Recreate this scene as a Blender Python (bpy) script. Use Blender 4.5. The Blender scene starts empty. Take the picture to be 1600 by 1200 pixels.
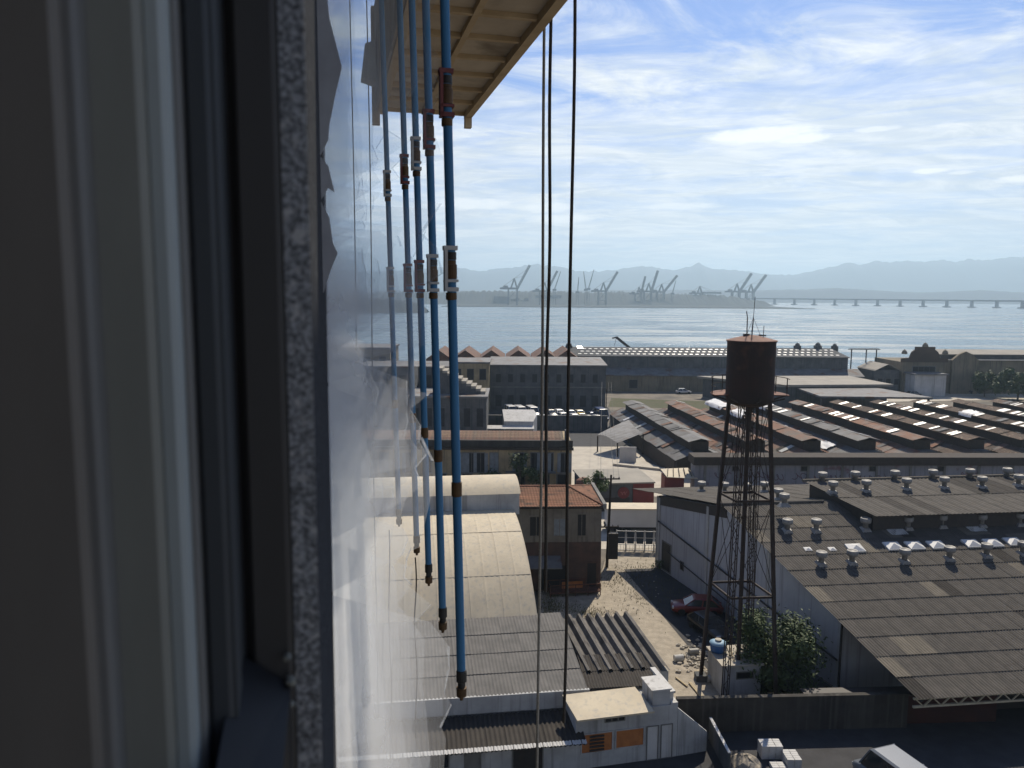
import bpy, bmesh, math, random
from mathutils import Vector, Matrix
R = math.radians
rnd = random.Random(7)
sc = bpy.context.scene
COL = sc.collection
HAZE = 2.1e-4

# ---------------------------------------------------------------- camera
F_PX, PITCH, ROLL, CAM_Z = 1200.0, R(6.65), R(0.35), 26.0
cam_data = bpy.data.cameras.new('camera')
cam_data.sensor_width = 36.0
cam_data.lens = 36.0 * F_PX / 1600.0
cam_data.clip_start = 0.02
cam_data.clip_end = 60000.0
cam_data.dof.use_dof = True
cam_data.dof.focus_distance = 12.0
cam_data.dof.aperture_fstop = 7.5
cam = bpy.data.objects.new('camera', cam_data)
COL.objects.link(cam)
cam.matrix_world = Matrix.Translation((0, 0, CAM_Z)) @ Matrix.Rotation(R(90) - PITCH, 4, 'X') @ Matrix.Rotation(ROLL, 4, 'Z')
sc.camera = cam

# ---------------------------------------------------------------- light
SUN_AZ, SUN_EL = R(20.0), R(47.0)          # azimuth clockwise from +Y
SUN_DIR = Vector((math.sin(SUN_AZ) * math.cos(SUN_EL), math.cos(SUN_AZ) * math.cos(SUN_EL), math.sin(SUN_EL)))
sun_data = bpy.data.lights.new('sun', 'SUN')
sun_data.energy = 5.0
sun_data.angle = R(0.53)
sun_data.color = (1.0, 0.90, 0.75)
sun = bpy.data.objects.new('sun', sun_data)
COL.objects.link(sun)
sun.rotation_euler = SUN_DIR.to_track_quat('Z', 'Y').to_euler()

world = bpy.data.worlds.new('World')
sc.world = world
world.use_nodes = True
world.cycles.sampling_method = "MANUAL"
world.cycles.sample_map_resolution = 512
wn, wl = world.node_tree.nodes, world.node_tree.links
wn.clear()


def wnode(kind, **kw):
    n = wn.new(kind)
    for k, v in kw.items():
        setattr(n, k, v)
    return n


def wmath(op, a, b=None, c=None, clamp=False):
    n = wn.new('ShaderNodeMath')
    n.operation = op
    n.use_clamp = clamp
    for i, v in enumerate((a, b, c)):
        if v is None:
            continue
        if isinstance(v, (int, float)):
            n.inputs[i].default_value = v
        else:
            wl.new(v, n.inputs[i])
    return n.outputs[0]


def wsmooth(x, lo, hi):
    n = wn.new('ShaderNodeMapRange')
    n.interpolation_type = 'SMOOTHSTEP'
    n.inputs[1].default_value = lo
    n.inputs[2].default_value = hi
    wl.new(x, n.inputs[0])
    return n.outputs[0]


def wcomb(x, y, z=0.0):
    n = wn.new('ShaderNodeCombineXYZ')
    for i, v in enumerate((x, y, z)):
        if isinstance(v, (int, float)):
            n.inputs[i].default_value = v
        else:
            wl.new(v, n.inputs[i])
    return n.outputs[0]


def wnoise(vec, scale, detail=5.0, rough=0.55, dist=0.0):
    n = wn.new('ShaderNodeTexNoise')
    n.inputs['Scale'].default_value = scale
    n.inputs['Detail'].default_value = detail
    n.inputs['Roughness'].default_value = rough
    n.inputs['Distortion'].default_value = dist
    wl.new(vec, n.inputs['Vector'])
    return n.outputs['Fac']


sky = wnode('ShaderNodeTexSky')
sky.sky_type = 'NISHITA'
sky.sun_disc = False
sky.sun_elevation = SUN_EL
sky.sun_rotation = SUN_AZ
sky.altitude = 20
sky.air_density = 1.1
sky.dust_density = 0.5
sky.ozone_density = 3.0
geo = wnode('ShaderNodeTexCoord')
sep = wnode('ShaderNodeSeparateXYZ')
wl.new(geo.outputs['Generated'], sep.inputs[0])
dx, dy, dz = sep.outputs
az = wmath('ARCTAN2', dx, dy)
el = wmath('ARCSINE', dz)
DEG = 57.29578
az_d = wmath('MULTIPLY', az, DEG)
el_d = wmath('MULTIPLY', el, DEG)
# wispy high cloud: noise drawn out along the wind, on a flat deck overhead
den = wmath('ADD', wmath('MAXIMUM', dz, 0.0), 0.10)
px_ = wmath('DIVIDE', dx, den)
py_ = wmath('DIVIDE', dy, den)
wisp = wnoise(wcomb(wmath('MULTIPLY', wmath('ADD', px_, wmath('MULTIPLY', py_, -0.35)), 0.85), wmath('MULTIPLY', py_, 1.25), 3.1), 1.7, 10.0, 0.64, 0.9)
broad = wnoise(wcomb(wmath('MULTIPLY', px_, 0.55), wmath('MULTIPLY', py_, 0.8), 9.3), 0.9, 3.0, 0.5, 0.3)
streak = wnoise(wcomb(wmath('MULTIPLY', az_d, 0.06), wmath('MULTIPLY', el_d, 0.62), 1.7), 1.4, 9.0, 0.64, 0.8)
# the deck is thick low down and breaks up higher
tilt_el = wmath('ADD', el_d, wmath('MULTIPLY', az_d, -0.035))
cover = wsmooth(tilt_el, 14.2, 11.0)
mask_hi = wsmooth(wmath('ADD', wmath('MULTIPLY', wisp, 0.75), wmath('MULTIPLY', broad, 0.40)), 0.51, 0.74)
mask_lo = wsmooth(wmath('ADD', wmath('MULTIPLY', streak, 0.75), wmath('MULTIPLY', wisp, 0.35)), 0.42, 0.62)
mask = wmath('ADD', wmath('MULTIPLY', mask_hi, wmath('SUBTRACT', 1.0, cover)), wmath('MULTIPLY', wmath('ADD', wmath('MULTIPLY', mask_lo, 0.46), 0.50), cover))
mask = wmath('MULTIPLY', mask, wmath('ADD', wmath('MULTIPLY', wsmooth(el_d, 0.5, 5.0), 0.10), 0.88))
# overhead the cloud thins out to a few wisps
mask = wmath('MULTIPLY', mask, wmath('ADD', wmath('MULTIPLY', wsmooth(el_d, 34.0, 17.0), 0.85), 0.15))


jit = wmath('MULTIPLY', wmath('SUBTRACT', wnoise(wcomb(wmath('MULTIPLY', az_d, 0.9), wmath('MULTIPLY', el_d, 2.6), 0.4), 0.8, 4.0, 0.6), 0.5), 1.5)


def lens_cloud(a0, e0, wa, we, amount):
    """a small lens-shaped cloud at its own bearing and height, ragged at the edge"""
    u = wmath('DIVIDE', wmath('SUBTRACT', az_d, a0), wa)
    v = wmath('DIVIDE', wmath('SUBTRACT', el_d, e0), we)
    r2 = wmath('ADD', wmath('MULTIPLY', u, u), wmath('MULTIPLY', v, v))
    return wmath('MULTIPLY', wsmooth(wmath('ADD', r2, jit), 1.0, 0.15), amount)


bright = None
for spec in ((17.6, 10.9, 4.6, 0.62, 0.95), (20.0, 10.6, 2.4, 0.5, 0.9), (24.6, 10.8, 1.6, 0.22, 0.6), (28.0, 8.0, 1.3, 0.22, 0.9), (29.6, 7.8, 0.9, 0.16, 0.6),
             (33.4, 7.2, 2.2, 0.3, 0.9), (-3.2, 6.5, 3.6, 0.5, 0.85), (2.6, 6.3, 2.6, 0.5, 0.7), (3.4, 5.5, 3.0, 0.4, 0.8), (11.6, 6.3, 3.4, 0.32, 0.6), (-14.0, 6.0, 4.0, 0.5, 0.6), (45.0, 9.0, 4.0, 0.5, 0.7), (-40.0, 8.0, 4.5, 0.5, 0.7)):
    v = lens_cloud(*spec)
    bright = v if bright is None else wmath('MAXIMUM', bright, v)

skyc = wnode('ShaderNodeMix')
skyc.data_type = 'RGBA'
skyc.blend_type = 'MULTIPLY'
skyc.inputs[0].default_value = 1.0
wl.new(sky.outputs[0], skyc.inputs[6])
skyc.inputs[7].default_value = (0.56, 0.72, 1.12, 1)
mix1 = wnode('ShaderNodeMix')
mix1.data_type = 'RGBA'
wl.new(mask, mix1.inputs[0])
wl.new(skyc.outputs[2], mix1.inputs[6])
# cloud is not one white: thin parts grey-blue, thick parts bright
tone = wsmooth(wnoise(wcomb(wmath('MULTIPLY', px_, 1.3), wmath('MULTIPLY', py_, 2.2), 5.5), 1.6, 9.0, 0.66, 1.0), 0.36, 0.64)
cl = wnode('ShaderNodeMix')
cl.data_type = 'RGBA'
wl.new(tone, cl.inputs[0])
cl.inputs[6].default_value = (8.0, 8.6, 9.4, 1)
cl.inputs[7].default_value = (11.2, 11.25, 11.2, 1)
wl.new(cl.outputs[2], mix1.inputs[7])
mix2 = wnode('ShaderNodeMix')
mix2.data_type = 'RGBA'
wl.new(bright, mix2.inputs[0])
wl.new(mix1.outputs[2], mix2.inputs[6])
mix2.inputs[7].default_value = (12.6, 12.6, 12.5, 1)
bg = wnode('ShaderNodeBackground')
bg.inputs['Strength'].default_value = 0.07
wl.new(mix2.outputs[2], bg.inputs[0])
wo = wnode('ShaderNodeOutputWorld')
wl.new(bg.outputs[0], wo.inputs[0])

vs = sc.view_settings
vs.view_transform = 'Standard'
vs.look = 'None'
vs.exposure = 0.3
vs.gamma = 1.0
vs.use_curve_mapping = False
cy = sc.cycles
cy.max_bounces = 6
cy.diffuse_bounces = 3
cy.glossy_bounces = 3
cy.transmission_bounces = 4
cy.transparent_max_bounces = 40
cy.volume_bounces = 0
cy.sample_clamp_indirect = 4.0
cy.sample_clamp_direct = 30.0
cy.use_denoising = True
cy.caustics_reflective = False
cy.caustics_refractive = False


# ---------------------------------------------------------------- helpers: where a line of sight meets a height or a depth
def ray(px, py):
    x, y = (px - 800) / F_PX, (600 - py) / F_PX
    c, s = math.cos(ROLL), math.sin(ROLL)
    x, y = c * x - s * y, s * x + c * y
    return Vector((x, math.cos(PITCH) + y * math.sin(PITCH), -math.sin(PITCH) + y * math.cos(PITCH)))


def G(px, py, z=0.0):
    r = ray(px, py)
    t = (z - CAM_Z) / r.z
    return Vector((r.x * t, r.y * t, z))


def AT(px, py, Y):
    r = ray(px, py)
    t = Y / r.y
    return Vector((r.x * t, Y, CAM_Z + r.z * t))


# ---------------------------------------------------------------- helpers: mesh building
class MB:
    def __init__(self):
        self.v, self.f = [], []

    def add(self, vs, fs):
        b = len(self.v)
        self.v += [tuple(p) for p in vs]
        self.f += [tuple(i + b for i in q) for q in fs]
        return self

    def box(self, x0, y0, z0, x1, y1, z1):
        return self.hexa([(x0, y0, z0), (x1, y0, z0), (x1, y1, z0), (x0, y1, z0), (x0, y0, z1), (x1, y0, z1), (x1, y1, z1), (x0, y1, z1)])

    def hexa(self, p):
        return self.add(p, [(3, 2, 1, 0), (4, 5, 6, 7), (0, 1, 5, 4), (1, 2, 6, 5), (2, 3, 7, 6), (3, 0, 4, 7)])

    def obox(self, o, a, b, c):
        """box from corner o along vectors a, b, c"""
        o, a, b, c = Vector(o), Vector(a), Vector(b), Vector(c)
        return self.hexa([o, o + a, o + a + b, o + b, o + c, o + a + c, o + a + b + c, o + b + c])

    def prism(self, pts, z0, z1):
        """pts counter-clockwise; z1 may be a list"""
        n = len(pts)
        top = z1 if isinstance(z1, (list, tuple)) else [z1] * n
        vs = [(p[0], p[1], z0) for p in pts] + [(p[0], p[1], t) for p, t in zip(pts, top)]
        fs = [tuple(range(n - 1, -1, -1)), tuple(range(n, 2 * n))]
        fs += [(i, (i + 1) % n, n + (i + 1) % n, n + i) for i in range(n)]
        return self.add(vs, fs)

    def slab(self, pts, thick):
        """a sheet through 3-D points, thickened straight down"""
        n = len(pts)
        vs = [tuple(p) for p in pts] + [(p[0], p[1], p[2] - thick) for p in pts]
        fs = [tuple(range(n)), tuple(range(2 * n - 1, n - 1, -1))]
        fs += [(i, n + i, n + (i + 1) % n, (i + 1) % n) for i in range(n)]
        return self.add(vs, fs)

    def tube(self, p0, p1, r0, r1=None, n=8, cap=True):
        p0, p1 = Vector(p0), Vector(p1)
        r1 = r0 if r1 is None else r1
        d = (p1 - p0).normalized()
        a = d.orthogonal().normalized()
        b = d.cross(a)
        vs = []
        for p, r in ((p0, r0), (p1, r1)):
            for k in range(n):
                t = 2 * math.pi * k / n
                vs.append(p + (a * math.cos(t) + b * math.sin(t)) * r)
        fs = [(k, (k + 1) % n, n + (k + 1) % n, n + k) for k in range(n)]
        if cap:
            fs += [tuple(range(n - 1, -1, -1)), tuple(range(n, 2 * n))]
        return self.add(vs, fs)

    def bar(self, p0, p1, w, h=None):
        """square bar between two points, width w across and h up"""
        p0, p1 = Vector(p0), Vector(p1)
        h = w if h is None else h
        d = (p1 - p0).normalized()
        up = Vector((0, 0, 1)) if abs(d.z) < 0.97 else Vector((0, 1, 0))
        a = d.cross(up).normalized()
        b = a.cross(d)
        return self.obox(p0 - a * w / 2 - b * h / 2, a * w, p1 - p0, b * h)

    def lathe(self, prof, c=(0, 0, 0), n=24):
        vs, fs = [], []
        for r, z in prof:
            for k in range(n):
                t = 2 * math.pi * k / n
                vs.append((c[0] + r * math.cos(t), c[1] + r * math.sin(t), c[2] + z))
        for j in range(len(prof) - 1):
            for k in range(n):
                fs.append((j * n + k, j * n + (k + 1) % n, (j + 1) * n + (k + 1) % n, (j + 1) * n + k))
        if prof[0][0] > 1e-4:
            fs.append(tuple(range(n - 1, -1, -1)))
        if prof[-1][0] > 1e-4:
            fs.append(tuple((len(prof) - 1) * n + k for k in range(n)))
        return self.add(vs, fs)

    def blob(self, c, r, n=10, m=6, jit=0.0, sq=(1, 1, 1)):
        vs, fs = [], []
        for j in range(m + 1):
            ph = math.pi * j / m
            for k in range(n):
                t = 2 * math.pi * k / n
                q = r * (1 + rnd.uniform(-jit, jit))
                vs.append((c[0] + q * sq[0] * math.sin(ph) * math.cos(t), c[1] + q * sq[1] * math.sin(ph) * math.sin(t), c[2] - q * sq[2] * math.cos(ph)))
        for j in range(m):
            for k in range(n):
                fs.append((j * n + k, j * n + (k + 1) % n, (j + 1) * n + (k + 1) % n, (j + 1) * n + k))
        return self.add(vs, fs)

    def mesh(self, name, mat=None, smooth=False):
        me = bpy.data.meshes.new(name)
        me.from_pydata(self.v, [], self.f)
        me.validate()
        if smooth:
            me.shade_smooth()
        me.update()
        if mat is not None:
            me.materials.append(mat)
        return me

    def build(self, name, mat, parent=None, smooth=False, label=None, cat=None, group=None, kind=None):
        return link(name, self.mesh(name, mat, smooth), parent, label, cat, group, kind)


def link(name, me, parent=None, label=None, cat=None, group=None, kind=None, mtx=None):
    o = bpy.data.objects.new(name, me)
    COL.objects.link(o)
    if parent is not None:
        o.parent = parent
        o.matrix_parent_inverse = parent_inv(parent)
    if mtx is not None:
        o.matrix_basis = mtx
    for k, v in (('label', label), ('category', cat), ('group', group), ('kind', kind)):
        if v:
            o[k] = v
    return o


def parent_inv(p):
    """every part is given in world coordinates, so its parent's placing is cancelled"""
    return p.matrix_basis.inverted()


def thing(name, label, cat, loc=(0, 0, 0), group=None):
    o = bpy.data.objects.new(name, None)
    o.empty_display_size = 0.2
    o.location = loc
    COL.objects.link(o)
    o['label'] = label
    o['category'] = cat
    if group:
        o['group'] = group
    return o


# ---------------------------------------------------------------- helpers: materials
def mat(name, c1, c2=None, rough=0.8, scale=2.0, detail=6.0, lo=0.35, hi=0.65, bump=0.0, bscale=None, metal=0.0, rand=0.0, streak=None, stretch=(1, 1, 1), spec=0.3, c3=None, s3=0.5, lo3=0.5, hi3=0.6):
    c2 = c2 or [q * 0.75 for q in c1]
    c1, c2, c3, streak = [None if c is None else tuple(q * 0.79 for q in c) for c in (c1, c2, c3, streak)]
    m = bpy.data.materials.new(name)
    m.use_nodes = True
    N, L = m.node_tree.nodes, m.node_tree.links
    b = N['Principled BSDF']
    b.inputs['Roughness'].default_value = rough
    b.inputs['Metallic'].default_value = metal
    b.inputs['Specular IOR Level'].default_value = spec
    tc = N.new('ShaderNodeTexCoord')
    mp = N.new('ShaderNodeMapping')
    mp.inputs['Scale'].default_value = stretch
    L.new(tc.outputs['Object'], mp.inputs[0])
    vec = mp.outputs[0]
    oi = None
    if rand:
        oi = N.new('ShaderNodeObjectInfo')
        va = N.new('ShaderNodeVectorMath')
        va.operation = 'MULTIPLY_ADD'
        va.inputs[1].default_value = (1, 1, 1)
        cx = N.new('ShaderNodeCombineXYZ')
        mm = N.new('ShaderNodeMath')
        mm.operation = 'MULTIPLY'
        mm.inputs[1].default_value = 97.0
        L.new(oi.outputs['Random'], mm.inputs[0])
        for i in range(3):
            L.new(mm.outputs[0], cx.inputs[i])
        L.new(vec, va.inputs[0])
        L.new(cx.outputs[0], va.inputs[2])
        vec = va.outputs[0]
    nz = N.new('ShaderNodeTexNoise')
    nz.inputs['Scale'].default_value = scale
    nz.inputs['Detail'].default_value = detail
    nz.inputs['Roughness'].default_value = 0.62
    L.new(vec, nz.inputs['Vector'])
    mr = N.new('ShaderNodeMapRange')
    mr.inputs[1].default_value, mr.inputs[2].default_value = lo, hi
    L.new(nz.outputs['Fac'], mr.inputs[0])
    mx = N.new('ShaderNodeMix')
    mx.data_type = 'RGBA'
    mx.inputs[6].default_value = (*c1, 1)
    mx.inputs[7].default_value = (*(c2 or [q * 0.75 for q in c1]), 1)
    L.new(mr.outputs[0], mx.inputs[0])
    col = mx.outputs[2]

    def blend(col, c, sc_, st, lo_, hi_):
        n2 = N.new('ShaderNodeTexNoise')
        n2.inputs['Scale'].default_value = sc_
        n2.inputs['Detail'].default_value = 5.0
        if st is not None:
            m2 = N.new('ShaderNodeMapping')
            m2.inputs['Scale'].default_value = st
            L.new(vec, m2.inputs[0])
            L.new(m2.outputs[0], n2.inputs['Vector'])
        else:
            L.new(vec, n2.inputs['Vector'])
        r2 = N.new('ShaderNodeMapRange')
        r2.inputs[1].default_value, r2.inputs[2].default_value = lo_, hi_
        L.new(n2.outputs['Fac'], r2.inputs[0])
        x2 = N.new('ShaderNodeMix')
        x2.data_type = 'RGBA'
        x2.inputs[7].default_value = (*c, 1)
        L.new(col, x2.inputs[6])
        L.new(r2.outputs[0], x2.inputs[0])
        return x2.outputs[2]

    if streak is not None:                  # rain streaks: colour, running down
        col = blend(col, streak, 1.2, (3.0, 3.0, 0.12), 0.52, 0.80)
    if c3 is not None:
        col = blend(col, c3, s3, None, lo3, hi3)
    if rand:
        hs = N.new('ShaderNodeHueSaturation')
        m3 = N.new('ShaderNodeMapRange')
        m3.inputs[3].default_value, m3.inputs[4].default_value = 1.0 - rand, 1.0 + rand
        L.new(oi.outputs['Random'], m3.inputs[0])
        L.new(m3.outputs[0], hs.inputs['Value'])
        L.new(col, hs.inputs['Color'])
        col = hs.outputs[0]
    L.new(col, b.inputs['Base Color'])
    if bump:
        nb = N.new('ShaderNodeTexNoise')
        nb.inputs['Scale'].default_value = bscale or scale * 6
        nb.inputs['Detail'].default_value = 4.0
        L.new(vec, nb.inputs['Vector'])
        bp = N.new('ShaderNodeBump')
        bp.inputs['Strength'].default_value = bump
        bp.inputs['Distance'].default_value = 0.05
        L.new(nb.outputs['Fac'], bp.inputs['Height'])
        L.new(bp.outputs[0], b.inputs['Normal'])
    return m


def Z(a, z):
    return Vector((a[0], a[1], z))
# ================================================================ THE SETTING: ground, water, mountains
m_ground = mat('yard ground', (0.23, 0.20, 0.155), (0.15, 0.13, 0.105), 0.95, 0.35, 8, bump=0.5, bscale=3.0, c3=(0.09, 0.085, 0.075), s3=0.12, lo3=0.5, hi3=0.7)
m_gravel = mat('gravel', (0.44, 0.385, 0.30), (0.31, 0.27, 0.21), 0.95, 1.6, 10, bump=0.8, bscale=7.0, c3=(0.22, 0.19, 0.145), s3=0.35, lo3=0.55, hi3=0.72)
m_asphalt = mat('asphalt', (0.055, 0.055, 0.058), (0.038, 0.038, 0.04), 0.9, 1.0, 8, bump=0.3, bscale=12)
m_conc = mat('pale concrete paving', (0.56, 0.51, 0.42), (0.44, 0.40, 0.33), 0.9, 0.5, 8, bump=0.2)
m_quay = mat('quay concrete', (0.28, 0.26, 0.23), (0.2, 0.19, 0.17), 0.9, 0.2, 6)

g = MB()
g.add([(-900, -120, 0), (900, -120, 0), (900, 238, 0), (-900, 238, 0), (-900, 238, -6), (900, 238, -6)], [(0, 1, 2, 3), (3, 2, 5, 4)])
g.build('ground', m_ground, kind='structure')


def patch(name, pts, z, m):
    b = MB()
    b.add([(p[0], p[1], z) for p in pts], [tuple(range(len(pts)))])
    return b.build(name, m, kind='structure')


# water: ripples come from the surface's own relief
m_water = bpy.data.materials.new('bay water')
m_water.use_nodes = True
N, L = m_water.node_tree.nodes, m_water.node_tree.links
bs = N['Principled BSDF']
bs.inputs['Base Color'].default_value = (0.10, 0.15, 0.17, 1)
bs.inputs['Roughness'].default_value = 0.22
bs.inputs['IOR'].default_value = 1.33
tc = N.new('ShaderNodeTexCoord')
hs = []
for sx, sy, scl, det in ((0.10, 0.22, 1.0, 6.0), (0.010, 0.03, 1.0, 4.0)):
    mp = N.new('ShaderNodeMapping')
    mp.inputs['Scale'].default_value = (sx, sy, 1)
    mp.inputs['Rotation'].default_value = (0, 0, 0.3)
    L.new(tc.outputs['Object'], mp.inputs[0])
    nz = N.new('ShaderNodeTexNoise')
    nz.inputs['Scale'].default_value = scl
    nz.inputs['Detail'].default_value = det
    L.new(mp.outputs[0], nz.inputs['Vector'])
    hs.append(nz.outputs['Fac'])
bp = N.new('ShaderNodeBump')
bp.inputs['Strength'].default_value = 0.75
bp.inputs['Distance'].default_value = 2.0
L.new(hs[0], bp.inputs['Height'])
L.new(bp.outputs[0], bs.inputs['Normal'])
mr = N.new('ShaderNodeMapRange')
mr.inputs[1].default_value, mr.inputs[2].default_value, mr.inputs[3].default_value, mr.inputs[4].default_value = 0.4, 0.62, 0.10, 0.42
L.new(hs[1], mr.inputs[0])
L.new(mr.outputs[0], bs.inputs['Roughness'])
w = MB()
w.add([(-14000, 236.5, -2), (14000, 236.5, -2), (14000, 14000, -2), (-14000, 14000, -2)], [(0, 1, 2, 3)])
w.build('water', m_water, kind='structure')

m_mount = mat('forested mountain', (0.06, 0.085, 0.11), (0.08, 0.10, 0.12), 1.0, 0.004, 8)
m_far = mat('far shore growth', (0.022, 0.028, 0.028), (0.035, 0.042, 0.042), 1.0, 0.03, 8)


def ridge(name, prof, Y, depth, m, seed, jag, step=12):
    """a range of hills: its crest follows bearing and height, its flanks fall off front and back"""
    rr = random.Random(seed)
    crest = []
    for (xa, ya), (xb, yb) in zip(prof, prof[1:]):
        n = max(1, int(abs(xb - xa) / step))
        for k in range(n):
            t = k / n
            p = AT(xa + (xb - xa) * t, ya + (yb - ya) * t, Y)
            crest.append((p.x, p.z + rr.uniform(-jag, jag)))
    p = AT(*prof[-1], Y)
    crest.append((p.x, p.z))
    rows = [(-1.0, 0.0), (-0.72, 0.22), (-0.48, 0.46), (-0.22, 0.78), (0, 1.0), (0.4, 0.6), (1.0, 0.0)]
    b = MB()
    n = len(crest)
    vs, fs = [], []
    for j, (dy, fz) in enumerate(rows):
        for i, (x, z) in enumerate(crest):
            wob = rr.uniform(-0.05, 0.05) if 0 < j < len(rows) - 1 and j != 4 else 0
            vs.append((x * (1 + dy * depth / Y * 0.3), Y + dy * depth + wob * depth * 0.6, -3 + (z + 3) * max(0.0, min(1.05, fz + wob))))
    for j in range(len(rows) - 1):
        for i in range(n - 1):
            fs.append((j * n + i, j * n + i + 1, (j + 1) * n + i + 1, (j + 1) * n + i))
    b.add(vs, fs)
    return b.build(name, m, kind='structure', smooth=True)


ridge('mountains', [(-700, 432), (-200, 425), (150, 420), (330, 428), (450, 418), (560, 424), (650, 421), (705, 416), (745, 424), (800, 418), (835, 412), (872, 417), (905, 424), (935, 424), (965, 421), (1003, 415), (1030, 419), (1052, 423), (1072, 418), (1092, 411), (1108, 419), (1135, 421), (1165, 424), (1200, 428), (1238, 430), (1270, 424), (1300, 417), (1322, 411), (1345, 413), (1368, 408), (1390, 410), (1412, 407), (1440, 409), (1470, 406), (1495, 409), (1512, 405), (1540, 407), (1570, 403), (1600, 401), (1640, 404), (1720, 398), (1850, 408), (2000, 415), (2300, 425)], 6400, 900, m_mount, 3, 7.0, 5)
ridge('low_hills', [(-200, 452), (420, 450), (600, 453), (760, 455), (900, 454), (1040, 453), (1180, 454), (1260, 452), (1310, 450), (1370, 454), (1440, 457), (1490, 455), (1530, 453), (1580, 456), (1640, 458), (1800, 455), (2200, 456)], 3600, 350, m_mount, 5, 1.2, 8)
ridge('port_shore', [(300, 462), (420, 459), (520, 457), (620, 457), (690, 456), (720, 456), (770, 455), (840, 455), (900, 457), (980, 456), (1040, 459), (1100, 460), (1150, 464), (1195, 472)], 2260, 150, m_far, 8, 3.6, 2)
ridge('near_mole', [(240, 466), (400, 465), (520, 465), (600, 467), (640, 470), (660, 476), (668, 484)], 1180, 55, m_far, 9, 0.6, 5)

# port yards on the far shore: sheds and container stacks standing on it
m_cont = mat('far container steel', (0.08, 0.055, 0.05), (0.04, 0.055, 0.075), 0.8, 0.02, 2, rand=0.4)
m_shed = mat('far shed cladding', (0.06, 0.068, 0.08), (0.10, 0.10, 0.105), 0.8, 0.02, 3, rand=0.4)
for i, (xa, xb, yt, kind) in enumerate(((772, 796, 464, 1), (798, 832, 466, 0), (838, 876, 462, 1), (880, 915, 465, 0), (918, 958, 463, 1), (962, 985, 464, 0), (988, 1010, 459, 1), (1012, 1060, 464, 0), (1064, 1088, 461, 1), (1092, 1132, 465, 0), (1133, 1150, 468, 1))):
    p0, p1 = G(xa, 475.8, -2), G(xb, 475.8, -2)
    zt = AT((xa + xb) / 2, yt, p0.y).z
    b = MB()
    if kind:
        b.box(p0.x, p0.y, -2.5, p1.x, p0.y + 40, zt)
        t = thing('port_shed', 'grey shed on the far dock', 'shed', (p0.x, p0.y, -2), 'sheds on the far dock')
        t['label'] = 'grey shed on the far dock, %s' % ('near the leftmost raised crane', '', 'under the cranes right of the ropes', '', 'beside the single raised crane in mid bay', '', 'tallest, left of the three close cranes', '', 'under the crane with its boom lowered', '', 'last before the bridge')[i]
        b.build('wall', m_shed, t)
        r = MB()
        r.prism([(p0.x - 1, p0.y - 1), (p1.x + 1, p0.y - 1), (p1.x + 1, p0.y + 41), (p0.x - 1, p0.y + 41)], zt, zt + 1.2)
        r.build('roof', m_far, t)
    else:
        t = thing('container_stack', 'row of stacked containers on the far dock, %s' % ('', 'below the leftmost raised crane', '', 'behind the right-hand rope', '', 'left of the three close cranes', '', 'below the three close cranes', '', 'left of the bridge cranes', '')[i], 'containers', (p0.x, p0.y, -2), 'container stacks on the far dock')
        x = p0.x
        while x + 12.2 < p1.x:
            hgt = zt - rnd.choice((0, 0, 2.6, 5.2))
            q = MB()
            q.box(x, p0.y, -2.5, x + 12.0, p0.y + 12, max(hgt, 3))
            q.build('container', m_cont, t)
            x += 12.6

dk0, dk1 = G(690, 479.3, -2), G(1200, 479.3, -2)
MB().box(dk0.x, dk0.y, -6, dk1.x, 2200, -1.1).build('dock', m_far, kind='structure')

# ---------------------------------------------------------------- harbour cranes
m_crane = mat('painted crane steel', (0.025, 0.05, 0.075), (0.045, 0.06, 0.075), 0.6, 0.05, 3)


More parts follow.
